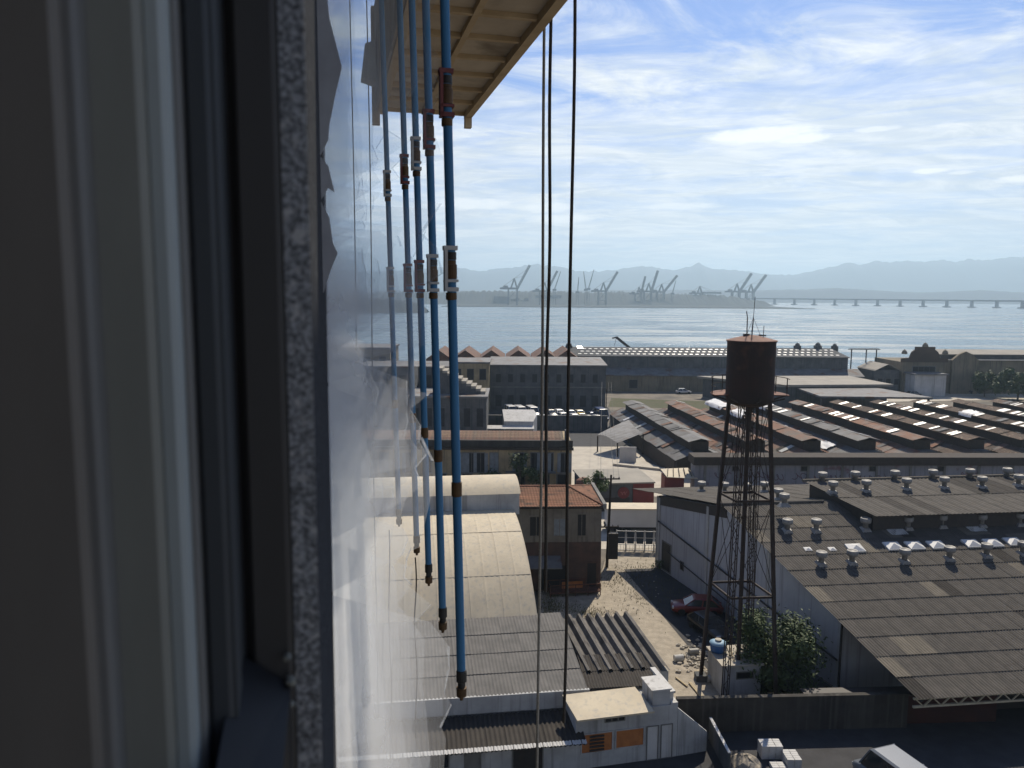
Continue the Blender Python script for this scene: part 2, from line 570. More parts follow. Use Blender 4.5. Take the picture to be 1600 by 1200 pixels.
def quay_crane(px, base_y, boom_deg, label, s=1.0, flip=1):
    p = G(px, base_y, -2)
    o = Vector((p.x, p.y, -2))
    t = thing('harbour_crane', label, 'crane', o, 'ship-to-shore cranes along the far dock')

    def P(x, y, z):
        return o + Vector((flip * x * s, y * s, z * s))
    W, D, H = 21.0, 16.0, 40.0
    for x in (-W / 2, W / 2):
        for y in (0, D):
            MB().bar(P(x, y, 0), P(x, y, H), 3.4 * s).build('leg', m_crane, t)
    for y in (0, D):
        b = MB()
        b.bar(P(-W / 2, y, 14), P(W / 2, y, 14), 1.6 * s)
        b.bar(P(-W / 2, y, 14), P(W / 2, y, H - 1), 1.0 * s)
        b.build('portal_brace', m_crane, t)
    b = MB()
    for y in (2, D - 2):
        b.bar(P(-W / 2 - 20, y, H), P(W / 2 + 3, y, H), 2.4 * s, 4.6 * s)
    b.bar(P(-W / 2 - 20, 2, H), P(-W / 2 - 20, D - 2, H), 1.6 * s)
    b.build('girder', m_crane, t)
    MB().obox(P(-W / 2 - 12, 3, H + 1.6), (flip * 11 * s, 0, 0), (0, 10 * s, 0), (0, 0, 5 * s)).build('machinery_house', m_crane, t)
    apex = P(W / 2 - 7, D / 2, H + 24)
    b = MB()
    for x in (-W / 2 + 6, W / 2):
        for y in (2, D - 2):
            b.bar(P(x, y, H), apex, 2.6 * s)
    b.bar(apex, P(-W / 2 - 16, D / 2, H + 2), 0.8 * s)
    b.build('apex_frame', m_crane, t)
    a = R(boom_deg)
    b = MB()
    hinge = (W / 2 + 2, H)
    Lb = 62
    tipx, tipz = hinge[0] + Lb * math.cos(a), hinge[1] + Lb * math.sin(a)
    ux, uz = -math.sin(a) * 3.2, math.cos(a) * 3.2
    for y in (3.5, D - 3.5):
        b.bar(P(hinge[0], y, hinge[1]), P(tipx, y, tipz), 2.8 * s)
        b.bar(P(hinge[0] + ux, y, hinge[1] + uz), P(tipx + ux, y, tipz + uz), 2.2 * s)
        for k in range(9):
            t0, t1 = k / 9, (k + 1) / 9
            q0 = (hinge[0] + Lb * t0 * math.cos(a), hinge[1] + Lb * t0 * math.sin(a))
            q1 = (hinge[0] + Lb * t1 * math.cos(a) + ux, hinge[1] + Lb * t1 * math.sin(a) + uz)
            b.bar(P(q0[0], y, q0[1]), P(q1[0], y, q1[1]), 1.0 * s)
    for k in range(6):
        q = (hinge[0] + Lb * (k + .5) / 6 * math.cos(a), hinge[1] + Lb * (k + .5) / 6 * math.sin(a))
        b.bar(P(q[0], 3.5, q[1]), P(q[0], D - 3.5, q[1]), 0.7 * s)
    b.build('boom', m_crane, t)
    b = MB()
    b.bar(apex, P(hinge[0] + Lb * .55 * math.cos(a), D / 2, hinge[1] + Lb * .55 * math.sin(a)), 0.5 * s)
    b.bar(apex, P(hinge[0] + Lb * .9 * math.cos(a), D / 2, hinge[1] + Lb * .9 * math.sin(a)), 0.5 * s)
    b.build('stay', m_crane, t)


quay_crane(801, 477, 62, 'raised harbour crane, farthest left and clear of its neighbours', 1.09)
quay_crane(849, 477, 64, 'raised harbour crane seen between the hanging ropes', 0.94)
quay_crane(941, 477, 60, 'raised harbour crane standing alone right of the ropes', 0.97)
quay_crane(997, 477, 78, 'harbour crane with near-vertical boom, leftmost of the cluster of three', 0.80)
quay_crane(1012, 477, 74, 'tallest harbour crane in the middle of the cluster of three', 0.97)
quay_crane(1032, 477, 52, 'harbour crane with slanting boom, rightmost of the cluster of three', 0.94)
quay_crane(1092, 477, 0, 'harbour crane with its boom lowered flat', 0.87)
quay_crane(1150, 477, 58, 'raised harbour crane, left one of the pair by the bridge', 1.01)
quay_crane(1172, 477, 55, 'raised harbour crane, right one of the pair by the bridge', 0.99)


def jib_crane(px, base_y, top, lean, label):
    p = G(px, base_y, -2)
    o = Vector((p.x, p.y, -2))
    t = thing('jib_crane', label, 'crane', o, 'slender jib cranes of the shipyard')
    zt = AT(px, top, p.y).z
    b = MB()
    for dx in (-4, 4):
        b.bar(o + Vector((dx, 0, 0)), o + Vector((dx * .4, 0, (zt + 2) * .45)), 1.2)
    b.build('tower', m_crane, t)
    MB().obox(o + Vector((-5, -3, (zt + 2) * .43)), (10, 0, 0), (0, 6, 0), (0, 0, 5)).build('cab', m_crane, t)
    b = MB()
    q = o + Vector((0, 0, (zt + 2) * .46))
    e = Vector((p.x + lean, p.y, zt))
    b.bar(q + Vector((-1.2, 0, 0)), e, 1.3)
    b.bar(q + Vector((1.2, 0, 0)), e, 1.3)
    b.build('jib', m_crane, t)


jib_crane(866, 477, 424, 16, 'thin leaning jib crane just left of the right-hand rope')
jib_crane(902, 477, 433, 3, 'short thin jib crane right of the right-hand rope')
jib_crane(915, 477, 424, -7, 'thin jib crane leaning left, one of a crossed pair')
jib_crane(919, 477, 421, 14, 'thin jib crane leaning right, one of a crossed pair')
jib_crane(1050, 477, 438, 9, 'small A-shaped jib crane right of the cluster of three')

# ---------------------------------------------------------------- the bridge across the bay
m_bridge = mat('bridge concrete', (0.22, 0.23, 0.25), (0.17, 0.18, 0.2), 0.9, 0.02, 3)
br = thing('bridge', 'long low road bridge on evenly spaced piers crossing the bay', 'bridge', G(1210, 476, -2))
PX = [1059, 1088, 1118, 1148, 1179, 1210, 1241, 1272, 1304, 1337, 1371, 1406, 1442, 1479, 1518, 1557, 1597, 1639, 1683, 1730, 1780]
PB = [G(x, 475.2 + (x - 1180) * 0.0165 if x > 1180 else 475.2, -2) for x in PX]
deck = MB()
for a, b_ in zip(PB, PB[1:]):
    d = (b_ - a)
    side = Vector((-d.y, d.x, 0)).normalized() * 6.5
    deck.obox(a - side + Vector((0, 0, 17.0)), d, side * 2, (0, 0, 3.0))
    deck.obox(a - side * 1.15 + Vector((0, 0, 20.0)), d, side * 2.3, (0, 0, 1.1))
deck.build('deck', m_bridge, br)
for a in PB:
    q = MB()
    q.hexa([(a.x - 3.5, a.y - 3, -3), (a.x + 3.5, a.y - 3, -3), (a.x + 3.5, a.y + 3, -3), (a.x - 3.5, a.y + 3, -3), (a.x - 3.0, a.y - 3, 16.9), (a.x + 3.0, a.y - 3, 16.9), (a.x + 3.0, a.y + 3, 16.9), (a.x - 3.0, a.y + 3, 16.9)])
    q.box(a.x - 9, a.y - 5, -3, a.x + 9, a.y + 5, 0.8)
    q.build('pier', m_bridge, br)

# ---------------------------------------------------------------- the air over the bay
m_haze = bpy.data.materials.new('haze')
m_haze.use_nodes = True
N, L = m_haze.node_tree.nodes, m_haze.node_tree.links
N.clear()
pv = N.new('ShaderNodeVolumePrincipled')
pv.inputs['Color'].default_value = (0.60, 0.82, 1.0, 1)
pv.inputs['Density'].default_value = HAZE
pv.inputs['Anisotropy'].default_value = 0.45
mo = N.new('ShaderNodeOutputMaterial')
L.new(pv.outputs[0], mo.inputs['Volume'])
hz = MB()
hz.box(-15000, -400, -7, 15000, 14500, 390)
hz.build('haze', m_haze, kind='stuff')
# ================================================================ BUILDINGS IN THE MIDDLE DISTANCE
m_dark = mat('dark opening', (0.012, 0.012, 0.014), (0.02, 0.02, 0.022), 0.6, 2)
m_dim = mat('dull boarded opening', (0.05, 0.05, 0.052), (0.03, 0.03, 0.032), 0.9, 1.0)
m_glass = mat('window glass', (0.02, 0.025, 0.03), (0.03, 0.035, 0.04), 0.12, 2, spec=0.6)
m_stucco = mat('weathered grey stucco', (0.15, 0.15, 0.15), (0.085, 0.088, 0.09), 0.95, 0.5, 8, streak=(0.04, 0.06, 0.06))
m_ochre = mat('stained ochre stucco', (0.52, 0.41, 0.24), (0.32, 0.26, 0.16), 0.95, 0.5, 8, streak=(0.08, 0.07, 0.055))
m_tan = mat('tan port stucco', (0.30, 0.25, 0.17), (0.19, 0.165, 0.12), 0.95, 0.25, 8, streak=(0.09, 0.08, 0.065))
m_trim = mat('faded trim', (0.24, 0.235, 0.21), (0.16, 0.155, 0.145), 0.9, 0.8, 6)
m_white = mat('white painted wall', (0.66, 0.65, 0.62), (0.54, 0.53, 0.50), 0.9, 0.5, 8, streak=(0.30, 0.29, 0.26))
m_redtile = mat('old red roof tile', (0.21, 0.105, 0.07), (0.12, 0.07, 0.05), 0.9, 1.5, 8, c3=(0.10, 0.085, 0.07), s3=0.6, lo3=0.5, hi3=0.68)
m_greyroof = mat('grey sheet roofing', (0.19, 0.19, 0.19), (0.12, 0.118, 0.115), 0.75, 0.6, 8, rand=0.20, c3=(0.12, 0.07, 0.045), s3=0.35, lo3=0.56, hi3=0.66)
m_rust = mat('rusted sheet roofing', (0.19, 0.18, 0.165), (0.21, 0.09, 0.045), 0.8, 0.28, 9, 0.40, 0.56, rand=0.22, c3=(0.15, 0.075, 0.045), s3=0.9, lo3=0.5, hi3=0.7)
m_rust2 = mat('brown rusted sheet roofing', (0.22, 0.10, 0.055), (0.14, 0.125, 0.105), 0.8, 0.22, 9, 0.45, 0.62, rand=0.24)
m_oldtile = mat('brown mottled roof tile', (0.15, 0.10, 0.068), (0.075, 0.058, 0.047), 0.9, 1.1, 10, rand=0.22, c3=(0.30, 0.22, 0.15), s3=2.2, lo3=0.58, hi3=0.68)
m_tarp = mat('white tarpaulin', (0.78, 0.78, 0.77), (0.62, 0.62, 0.62), 0.6, 0.8, 4)
m_clear = mat('milky skylight sheet', (0.75, 0.74, 0.66), (0.6, 0.6, 0.55), 0.35, 1.5, 3, rand=0.2)
m_wood = mat('dark weathered timber', (0.07, 0.055, 0.042), (0.045, 0.036, 0.03), 0.9, 3, 5)
m_steel = mat('dark steel', (0.035, 0.033, 0.032), (0.055, 0.045, 0.04), 0.6, 3, 5)
m_slab = mat('pale flat roofing', (0.36, 0.33, 0.275), (0.28, 0.26, 0.22), 0.85, 0.3, 6)


def unit(a, b):
    d = Vector((b[0] - a[0], b[1] - a[1], 0.0))
    return d.normalized()


def opening(parent, p, ex, w, h, frame, pane, name='window', fw=0.10, mull=0):
    """p lower-left corner on the wall face, ex along the wall (the face looks to ex's right-hand side)"""
    nrm = Vector((ex.y, -ex.x, 0))
    up = Vector((0, 0, 1))
    b = MB()
    pr = nrm * 0.07
    b.obox(p - ex * fw - up * fw - nrm * 0.02, ex * (w + 2 * fw), pr, up * fw)
    b.obox(p - ex * fw + up * h - nrm * 0.02, ex * (w + 2 * fw), pr, up * fw)
    b.obox(p - ex * fw - nrm * 0.02, ex * fw, pr, up * h)
    b.obox(p + ex * w - nrm * 0.02, ex * fw, pr, up * h)
    for k in range(mull):
        b.obox(p + ex * (w * (k + 1) / (mull + 1) - 0.025) + nrm * 0.012, ex * 0.05, nrm * 0.03, up * h)
    o = b.build(name, frame, parent)
    MB().obox(p - nrm * 0.05, ex * w, nrm * 0.06, up * h).build('pane', pane, o)
    return o


def gable_roof(b, a, c, width, z0, z1, over=0.4, thick=0.15):
    """ridge runs from a to c (ground points of the middle line)"""
    a, c = Z(a, 0), Z(c, 0)
    d = unit(a, c)
    s = Vector((-d.y, d.x, 0)) * (width / 2 + over)
    sl = (z1 - z0) / (width / 2) * over
    a, c = a - d * over, c + d * over
    for sg in (1, -1):
        p = [Z(a, z1), Z(c, z1), Z(c + s * sg, z0 - sl), Z(a + s * sg, z0 - sl)]
        b.slab(p if sg > 0 else p[::-1], thick)
    return b


# ---------------------------------------------------------------- long port warehouse with rows of roof lights
t = thing('port_warehouse', 'very long quayside warehouse with rows of small bright roof lights', 'warehouse', (16, 207, 0))
WX0, WX1, WY = 15.2, 95.0, 207.0
zA = AT(1100, 587, WY).z
zB = AT(1100, 575, WY + 4).z
zC = AT(1100, 557, WY + 4).z
zD = AT(1100, 543, WY + 11).z
MB().box(WX0, WY, -0.1, WX1, WY + 22, zA).build('wall', m_tan, t)
for k in range(14):
    x = WX0 + 3 + k * 5.7
    MB().box(x, WY - 0.25, 0, x + 0.6, WY + 0.02, zA - 0.15).build('pilaster', m_tan, t)
MB().slab([(WX0 - 0.4, WY - 0.5, zA + 0.02), (WX1 + 0.4, WY - 0.5, zA + 0.02), (WX1 + 0.4, WY + 4, zB), (WX0 - 0.4, WY + 4, zB)], 0.2).build('lower_roof', m_greyroof, t)
MB().box(WX0 + 0.5, WY + 3.9, zA - 0.2, WX1 - 2.5, WY + 18.2, zC).build('clerestory', m_stucco, t)
o = MB().slab([(WX0 + 0.2, WY + 3.5, zC + 0.02), (WX1 - 2.2, WY + 3.5, zC + 0.02), (WX1 - 4.5, WY + 11, zD), (WX0 + 0.2, WY + 11, zD)], 0.18).slab([(WX0 + 0.2, WY + 11, zD), (WX1 - 4.5, WY + 11, zD), (WX1 - 2.2, WY + 18.5, zC), (WX0 + 0.2, WY + 18.5, zC)], 0.18).build('roof', m_stucco, t)
lm = MB().box(-0.42, -0.28, 0, 0.42, 0.28, 0.12).mesh('roof_light', m_clear)
slope = math.atan2(zD - zC, 7.5)
for r_ in range(3):
    for k in range(46):
        f = (r_ + 0.7) / 3.6
        x = WX0 + 3.5 + k * 1.62 + (0.8 if r_ % 2 else 0)
        if x > WX1 - 5:
            continue
        link('roof_light', lm, t, mtx=Matrix.Translation((x, WY + 3.5 + 7.5 * f, zC + (zD - zC) * f + 0.02)) @ Matrix.Rotation(slope, 4, 'X'))
# one pane at the west end is tipped so that it throws the sun at us
gl = MB().box(-0.7, -0.6, 0, 0.7, 0.6, 0.06)
m_mirror = mat('bare glass pane', (0.9, 0.9, 0.88), (0.85, 0.85, 0.82), 0.16, 2, metal=1.0)
gp_ = AT(906, 543, WY + 4.4)
hv = (SUN_DIR + (Vector((0, 0, CAM_Z)) - gp_).normalized()).normalized()
link('tilted_light', gl.mesh('tilted_light', m_mirror), t, mtx=Matrix.Translation(gp_) @ hv.to_track_quat('Z', 'Y').to_matrix().to_4x4())
for k, (x, s) in enumerate(((WX1 - 14, 1.0), (WX1 - 8.2, 1.1), (WX1 - 3.4, 0.9), (WX0 + 0.9, 1.2))):
    b = MB()
    zt = zD - (0 if k < 3 else 0.6)
    b.box(x - 0.8 * s, WY + 10.2, zt - 1.2, x + 0.8 * s, WY + 11.8, zt + 0.7 * s)
    b.lathe([(0.75 * s, 0), (0.6 * s, 0.5 * s), (0, 0.9 * s)], (x, WY + 11, zt + 0.69 * s), 8)
    b.build('roof_turret', m_stucco, t)
for k in (2, 6, 9):
    opening(t, Vector((WX0 + 5.2 + k * 5.7, WY, 1.0)), Vector((1, 0, 0)), 2.2, 2.2, m_trim, m_dark, 'loading_door')

# jib of a crane poking up behind it
t = thing('mobile_crane', 'dark telescopic crane boom resting behind the warehouse roof', 'crane', (35, 224, 0))
MB().box(33, 222.5, 0.8, 41, 225.5, 3).build('carrier', m_steel, t)
pt0, pt1 = AT(1000, 545, 224), AT(963, 527, 224)
MB().bar(pt0 + Vector((7, 0, -7.5)), pt1, 0.75).build('boom', m_steel, t)
MB().bar(pt1, pt1 + Vector((-1.2, 0, -0.3)), 0.4).bar(pt1, pt1 + Vector((-0.5, 0, -2.4)), 0.12).build('hook_head', m_steel, t)

# ---------------------------------------------------------------- quayside warehouse with stepped gables
m_gable = mat('sooty brown render', (0.13, 0.095, 0.07), (0.085, 0.065, 0.05), 0.95, 0.4, 8)
t = thing('gabled_warehouse', 'ornate brick-brown quayside warehouse with stepped front gable', 'warehouse', G(1410, 618))
Y2 = 206.0
xl, xr = AT(1408, 600, Y2).x, AT(1476, 600, Y2).x
zt = AT(1440, 566, Y2).z
MB().box(xl, Y2, -0.1, xr, Y2 + 16, zt).build('wall', m_tan, t)
xm = (xl + xr) / 2
gz = AT(1440, 546, Y2).z
b = MB()
b.add([], [])
pts = [(xl - 0.3, zt), (xl - 0.3, zt + 1.0), (xl + 1.8, zt + 1.2), (xl + 2.4, gz - 0.7), (xm - 2.6, gz), (xm - 2.6, gz + 0.7), (xm + 2.6, gz + 0.7), (xm + 2.6, gz), (xr - 2.4, gz - 0.7), (xr - 1.8, zt + 1.2), (xr + 0.3, zt + 1.0), (xr + 0.3, zt)]
n = len(pts)
b.add([(x, Y2 - 0.2, z) for x, z in pts] + [(x, Y2 + 0.5, z) for x, z in pts], [tuple(range(n)), tuple(range(2 * n - 1, n - 1, -1))] + [(i, n + i, n + (i + 1) % n, (i + 1) % n) for i in range(n)])
b.build('gable', m_gable, t)
for x in (xl + 0.4, xm, xr - 0.4):
    MB().lathe([(0.7, 0), (0.8, 0.3), (0.5, 0.9), (0, 1.3)], (x, Y2 + 0.1, gz + 0.65 if x == xm else zt + 1.0 + (1.2 if x != xm else 0)), 8).build('finial', m_tan, t)
opening(t, Vector((xm - 3, Y2, zt - 3.4)), Vector((1, 0, 0)), 6.0, 2.2, m_trim, m_dark, 'window', 0.2, 3)
MB().box(xl + 1, Y2 - 5, 0, xr - 2.5, Y2 - 0.01, 5.6).build('porch', m_white, t)
MB().box(xl + 0.5, Y2 - 5.5, 5.6, xr - 2, Y2 - 0.01, 6.0).build('porch_roof', m_greyroof, t)
x2 = AT(1640, 600, Y2).x
zr, ze, zw = AT(1550, 546, Y2 + 9).z, AT(1550, 556, Y2 + 4).z, AT(1550, 563, Y2 + 1).z
MB().box(xr + 0.02, Y2 + 1, -0.1, x2, Y2 + 16, zw).build('long_wing', m_tan, t)
MB().slab([(xr, Y2 + 0.5, zw + 0.02), (x2, Y2 + 0.5, zw + 0.02), (x2, Y2 + 4, ze - 0.8), (xr, Y2 + 4, ze - 0.8)], 0.15).build('lower_roof', m_stucco, t)
MB().box(xr + 1, Y2 + 3.9, zw - 0.3, x2, Y2 + 15, ze + 0.4).build('clerestory', m_stucco, t)
MB().slab([(xr, Y2 + 3.4, ze + 0.42), (x2, Y2 + 3.4, ze + 0.42), (x2, Y2 + 9, zr), (xr, Y2 + 9, zr)], 0.2).build('roof', m_slab, t)
xg = AT(1507, 600, Y2).x
b = MB()
b.add([(xg - 3.6, Y2 + 0.2, 0), (xg + 3.6, Y2 + 0.2, 0), (xg + 3.6, Y2 + 0.2, zw), (xg + 1.8, Y2 + 0.2, zw + 1.6), (xg, Y2 + 0.2, zw + 2.4), (xg - 1.8, Y2 + 0.2, zw + 1.6), (xg - 3.6, Y2 + 0.2, zw)] + [(xg - 3.6, Y2 + 1.2, 0), (xg + 3.6, Y2 + 1.2, 0), (xg + 3.6, Y2 + 1.2, zw), (xg + 1.8, Y2 + 1.2, zw + 1.6), (xg, Y2 + 1.2, zw + 2.4), (xg - 1.8, Y2 + 1.2, zw + 1.6), (xg - 3.6, Y2 + 1.2, zw)],
      [tuple(range(7)), tuple(range(13, 6, -1))] + [(i, 7 + i, 7 + (i + 1) % 7, (i + 1) % 7) for i in range(7)])
b.build('side_gable', m_tan, t)
for k in range(7):
    opening(t, Vector((xg + 6 + k * 4.6, Y2 + 1, 2.2)), Vector((1, 0, 0)), 2.0, 2.0, m_trim, m_dark, 'window', 0.15)

t = thing('quay_house', 'small pale house beside the stepped-gable warehouse on the quay', 'house', G(1380, 596))
q0 = AT(1366, 590, 206).x
q1 = AT(1406, 590, 206).x
MB().box(q0, 206, -0.1, q1 - 0.2, 216, 6.4).build('wall', m_stucco, t)
gable_roof(MB(), ((q0 + q1) / 2, 206), ((q0 + q1) / 2, 216), q1 - q0 - 0.4, 6.42, 8.0).build('roof', m_slab, t)
for k in range(3):
    opening(t, Vector((q0 + 1.0 + k * 2.2, 206, 2.4)), Vector((1, 0, 0)), 1.3, 1.7, m_trim, m_dark)
t = thing('pergola', 'thin steel pergola frame rising behind the small quay house', 'pergola', G(1362, 592))
for x in (q0 - 1.2, q0 + 3, q1 - 1.0):
    MB().bar((x, 218, 0), (x, 218, 11.0), 0.25).build('post', m_steel, t)
MB().bar((q0 - 2.2, 218, 11.1), (q1, 218, 11.1), 0.22, 0.2).build('beam', m_steel, t)
for k in range(9):
    MB().bar((q0 - 1.5 + k * 0.95, 217, 11.4), (q0 - 1.5 + k * 0.95, 219, 11.4), 0.12).build('rafter', m_steel, t)

# ---------------------------------------------------------------- flat canopies beyond the old sheds
t = thing('flat_roof_hall', 'low hall with a broad pale flat roof behind the water tower', 'building', G(1110, 612))
zz = 5.4
f = [G(1089, 587.5, zz), G(1215, 601.5, zz), G(1396, 600.5, zz), G(1326, 587, zz)]
MB().slab([f[0], f[1], f[2], f[3]], 0.5).build('roof', m_slab, t)
c = sum(f, Vector()) / 4
ins = [c + (p - c) * 0.94 for p in f]
MB().prism([(p.x, p.y) for p in ins], -0.1, zz - 0.5).build('wall', m_stucco, t)
t = thing('grey_canopy', 'grey flat canopy roof in front of the pale flat-roofed hall', 'canopy', G(1300, 622))
zz = 4.6
f = [G(1230, 601, zz), G(1282, 619, zz), G(1458, 621, zz), G(1348, 602, zz)]
MB().slab([f[0], f[1], f[2], f[3]], 0.4).build('roof', m_greyroof, t)
for p in f:
    q = c * 0 + p + (sum(f, Vector()) / 4 - p) * 0.05
    MB().bar(Z(q, 0), Z(q, zz - 0.4), 0.35).build('post', m_steel, t)

# ---------------------------------------------------------------- long grey two-storey building
t = thing('grey_block', 'long grey two-storey building with arched doorways behind the car park', 'building', G(850, 640))
GY = 173.6
gx0, gx1 = AT(766, 620, GY).x, AT(946, 620, GY).x
gz = AT(850, 572, GY).z
MB().box(gx0, GY, -0.1, gx1, GY + 14, gz).build('wall', m_stucco, t)
MB().slab([(gx0 - 0.3, GY - 0.5, gz + 0.3), (gx1 + 0.3, GY - 0.5, gz + 0.3), (gx1 + 0.3, GY + 14, gz + 1.0), (gx0 - 0.3, GY + 14, gz + 1.0)], 0.28).build('roof', m_greyroof, t)
MB().box(gx0, GY - 0.16, gz * 0.5, gx1, GY + 0.01, gz * 0.5 + 0.25).build('string_course', m_trim, t)
ex = Vector((1, 0, 0))
for k in range(9):
    x = gx0 + 1.3 + k * 2.75
    opening(t, Vector((x, GY, gz * 0.62)), ex, 1.1, 1.9, m_stucco, m_dim if k % 3 else m_dark)
    opening(t, Vector((x - 0.1, GY, 0.6)), ex, 1.4, 2.6, m_stucco, m_dim, 'doorway')

# row of little red gabled roofs
for k, (px, lb) in enumerate(((686, 'leftmost, behind the blue poles'), (727, 'beside the thickest blue pole'), (768, 'second right of the thickest blue pole'), (810, 'left of the hanging ropes'), (852, 'behind the pair of ropes'), (886, 'last before the port warehouse'))):
    Yg = 200.0
    a, b_ = AT(px - 20.5, 560, Yg), AT(px + 20.5, 560, Yg)
    zp = AT(px, 547, Yg).z
    ze = AT(px, 561, Yg).z
    t = thing('gabled_shed', 'small red-tiled gabled shed in the row, %s' % lb, 'shed', ((a.x + b_.x) / 2, Yg, 0), 'row of red gabled sheds')
    w_ = b_.x - a.x
    xm = (a.x + b_.x) / 2
    b = MB()
    b.add([(a.x + 0.04, Yg, 0), (b_.x - 0.04, Yg, 0), (b_.x - 0.04, Yg, ze), (xm, Yg, zp - 0.1), (a.x + 0.04, Yg, ze), (a.x + 0.04, Yg + 18, 0), (b_.x - 0.04, Yg + 18, 0), (b_.x - 0.04, Yg + 18, ze), (xm, Yg + 18, zp - 0.1), (a.x + 0.04, Yg + 18, ze)],
          [(0, 1, 2, 3, 4), (9, 8, 7, 6, 5), (0, 5, 6, 1), (1, 6, 7, 2), (4, 9, 5, 0)])
    b.build('wall', m_redtile, t)
    for sg in (1, -1):
        xe = xm + sg * w_ / 2 * 0.99
        p = [(xm, Yg - 0.4, zp), (xm, Yg + 18.3, zp), (xe, Yg + 18.3, ze), (xe, Yg - 0.4, ze)]
        MB().slab(p[::-1] if sg > 0 else p, 0.12).build('roof', m_redtile, t)
    MB().lathe([(0.5, 0), (0.5, 0.1), (0.4, 0.1)], (xm, Yg - 0.05, ze + (zp - ze) * 0.35), 8).build('oculus', m_dark, t)

# dim blocks on the left, behind the dusty glass
def dim_block(name, label, cat, x0, x1, ytop, ybase, m, rows, cols, roofm=m_greyroof, dep=12):
    p0, p1 = G(x0, ybase), G(x1, ybase)
    t = thing(name, label, cat, ((p0.x + p1.x) / 2, p0.y, 0))
    zt = AT((x0 + x1) / 2, ytop, p0.y).z
    MB().box(p0.x, p0.y, -0.1, p1.x, p0.y + dep, zt).build('wall', m, t)
    MB().box(p0.x - 0.25, p0.y - 0.25, zt + 0.003, p1.x + 0.25, p0.y + dep + 0.2, zt + 0.35).build('roof', roofm, t)
    W_ = p1.x - p0.x
    for r_ in range(rows):
        for k in range(cols):
            w1 = min(1.3, W_ / cols * 0.5)
            opening(t, Vector((p0.x + W_ * (k + 0.5) / cols - w1 / 2, p0.y, zt * (r_ + 0.35) / rows)), ex, w1, zt / rows * 0.42, m_stucco, m_dim if (k + r_) % 3 else m_dark)
    return t


dim_block('corner_block', 'pinkish grey block with tall openings beside the long grey building', 'building', 706, 764, 568, 644, m_ochre, 2, 3)
dim_block('pale_block', 'wide pale block seen dimly behind the dusty glass', 'building', 420, 612, 545, 650, m_tan, 2, 8)
dim_block('dark_block', 'dark flat-roofed block behind the farthest blue poles', 'building', 560, 700, 575, 668, m_stucco, 2, 7)
tb = dim_block('stair_block', 'low dark block with a slanting stair roof left of the car park', 'building', 640, 760, 622, 690, m_stucco, 1, 6)
q0, q1 = G(640, 690), G(760, 690)
zt = AT(700, 622, q0.y).z + 0.36
b = MB()
xa, xb = q0.x + (q1.x - q0.x) * 0.35, q1.x - 0.3
b.add([(xa, q0.y + 3, zt), (xb, q0.y + 3, zt), (xa, q0.y + 3, zt + 4.6), (xa, q0.y + 8, zt), (xb, q0.y + 8, zt), (xa, q0.y + 8, zt + 4.6)], [(0, 1, 2), (5, 4, 3), (0, 3, 4, 1), (1, 4, 5, 2), (2, 5, 3, 0)])
b.build('stair_house', m_stucco, tb)
for k in range(10):
    f = k / 10
    MB().obox((xa + (xb - xa) * f, q0.y + 2.9, zt + 4.6 * (1 - f) - 0.4), ((xb - xa) / 10, 0, 0), (0, 5.2, 0), (0, 0, 0.45)).build('stair_step', m_slab, tb)

# ---------------------------------------------------------------- car-park wall
t = thing('yard_wall', 'long dark boundary wall in front of the car park', 'wall', G(860, 672))
a, b_ = G(690, 672), G(948, 672)
zt = AT(860, 650, a.y).z
MB().box(a.x, a.y, -0.1, b_.x, a.y + 0.3, zt).build('wall_panel', m_stucco, t)
MB().box(a.x, a.y - 0.06, zt + 0.002, b_.x, a.y + 0.36, zt + 0.12).build('coping', m_trim, t)
t = thing('white_annex', 'sunlit white annex with curved end wall by the car-park wall', 'building', G(810, 676))
a, b_ = G(742, 680, 0), G(838, 680, 0)
ztop = AT(800, 646, a.y).z
b = MB()
b.prism([(b_.x - 6, a.y - 0.5), (b_.x - 0.6, a.y - 0.5), (b_.x + 0.2, a.y + 3), (b_.x - 0.4, a.y + 5), (b_.x - 6.4, a.y + 5)], -0.1, [ztop - 1.4, ztop - 1.4, ztop - 0.6, ztop, ztop])
b.build('wall', m_white, t)
MB().slab([(a.x, a.y - 2, 1.6), (b_.x - 0.5, a.y - 2, 1.6), (b_.x - 0.5, a.y - 0.52, 2.0), (a.x, a.y - 0.52, 2.0)], 0.12).build('lean_to_roof', m_white, t)
# ================================================================ OLD SHEDS, CARS, HOUSES ROUND THE STREET
def corr_mesh(name, w, l, pitch, amp, m, per=4, camber=0.0, rows=1, zig=False, shear=0.0):
    """a corrugated sheet: x across, y down the slope, z up"""
    n = max(2, int(round(w / pitch)) * per)
    b = MB()
    vs, fs = [], []
    for j in range(rows + 1):
        for i in range(n + 1):
            x = w * i / n
            ph = (x / pitch) % 1.0
            z = amp * (abs(2 * ph - 1) * 2 - 1) if zig else amp * math.cos(2 * math.pi * ph)
            vs.append((x + shear * l * j / rows, l * j / rows, z))
    for j in range(rows):
        for i in range(n):
            fs.append((j * (n + 1) + i, (j + 1) * (n + 1) + i, (j + 1) * (n + 1) + i + 1, j * (n + 1) + i + 1))
    b.add(vs, fs)
    return b.mesh(name, m, smooth=not zig)


def frame_mtx(o, ex, ey):
    """matrix with x along ex, y along ey (down the slope), z their upward normal"""
    ex, ey = Vector(ex).normalized(), Vector(ey).normalized()
    n = ex.cross(ey)
    if n.z < 0:
        n = -n
    m = Matrix((ex, ey, n)).transposed().to_4x4()
    m.translation = o
    return m


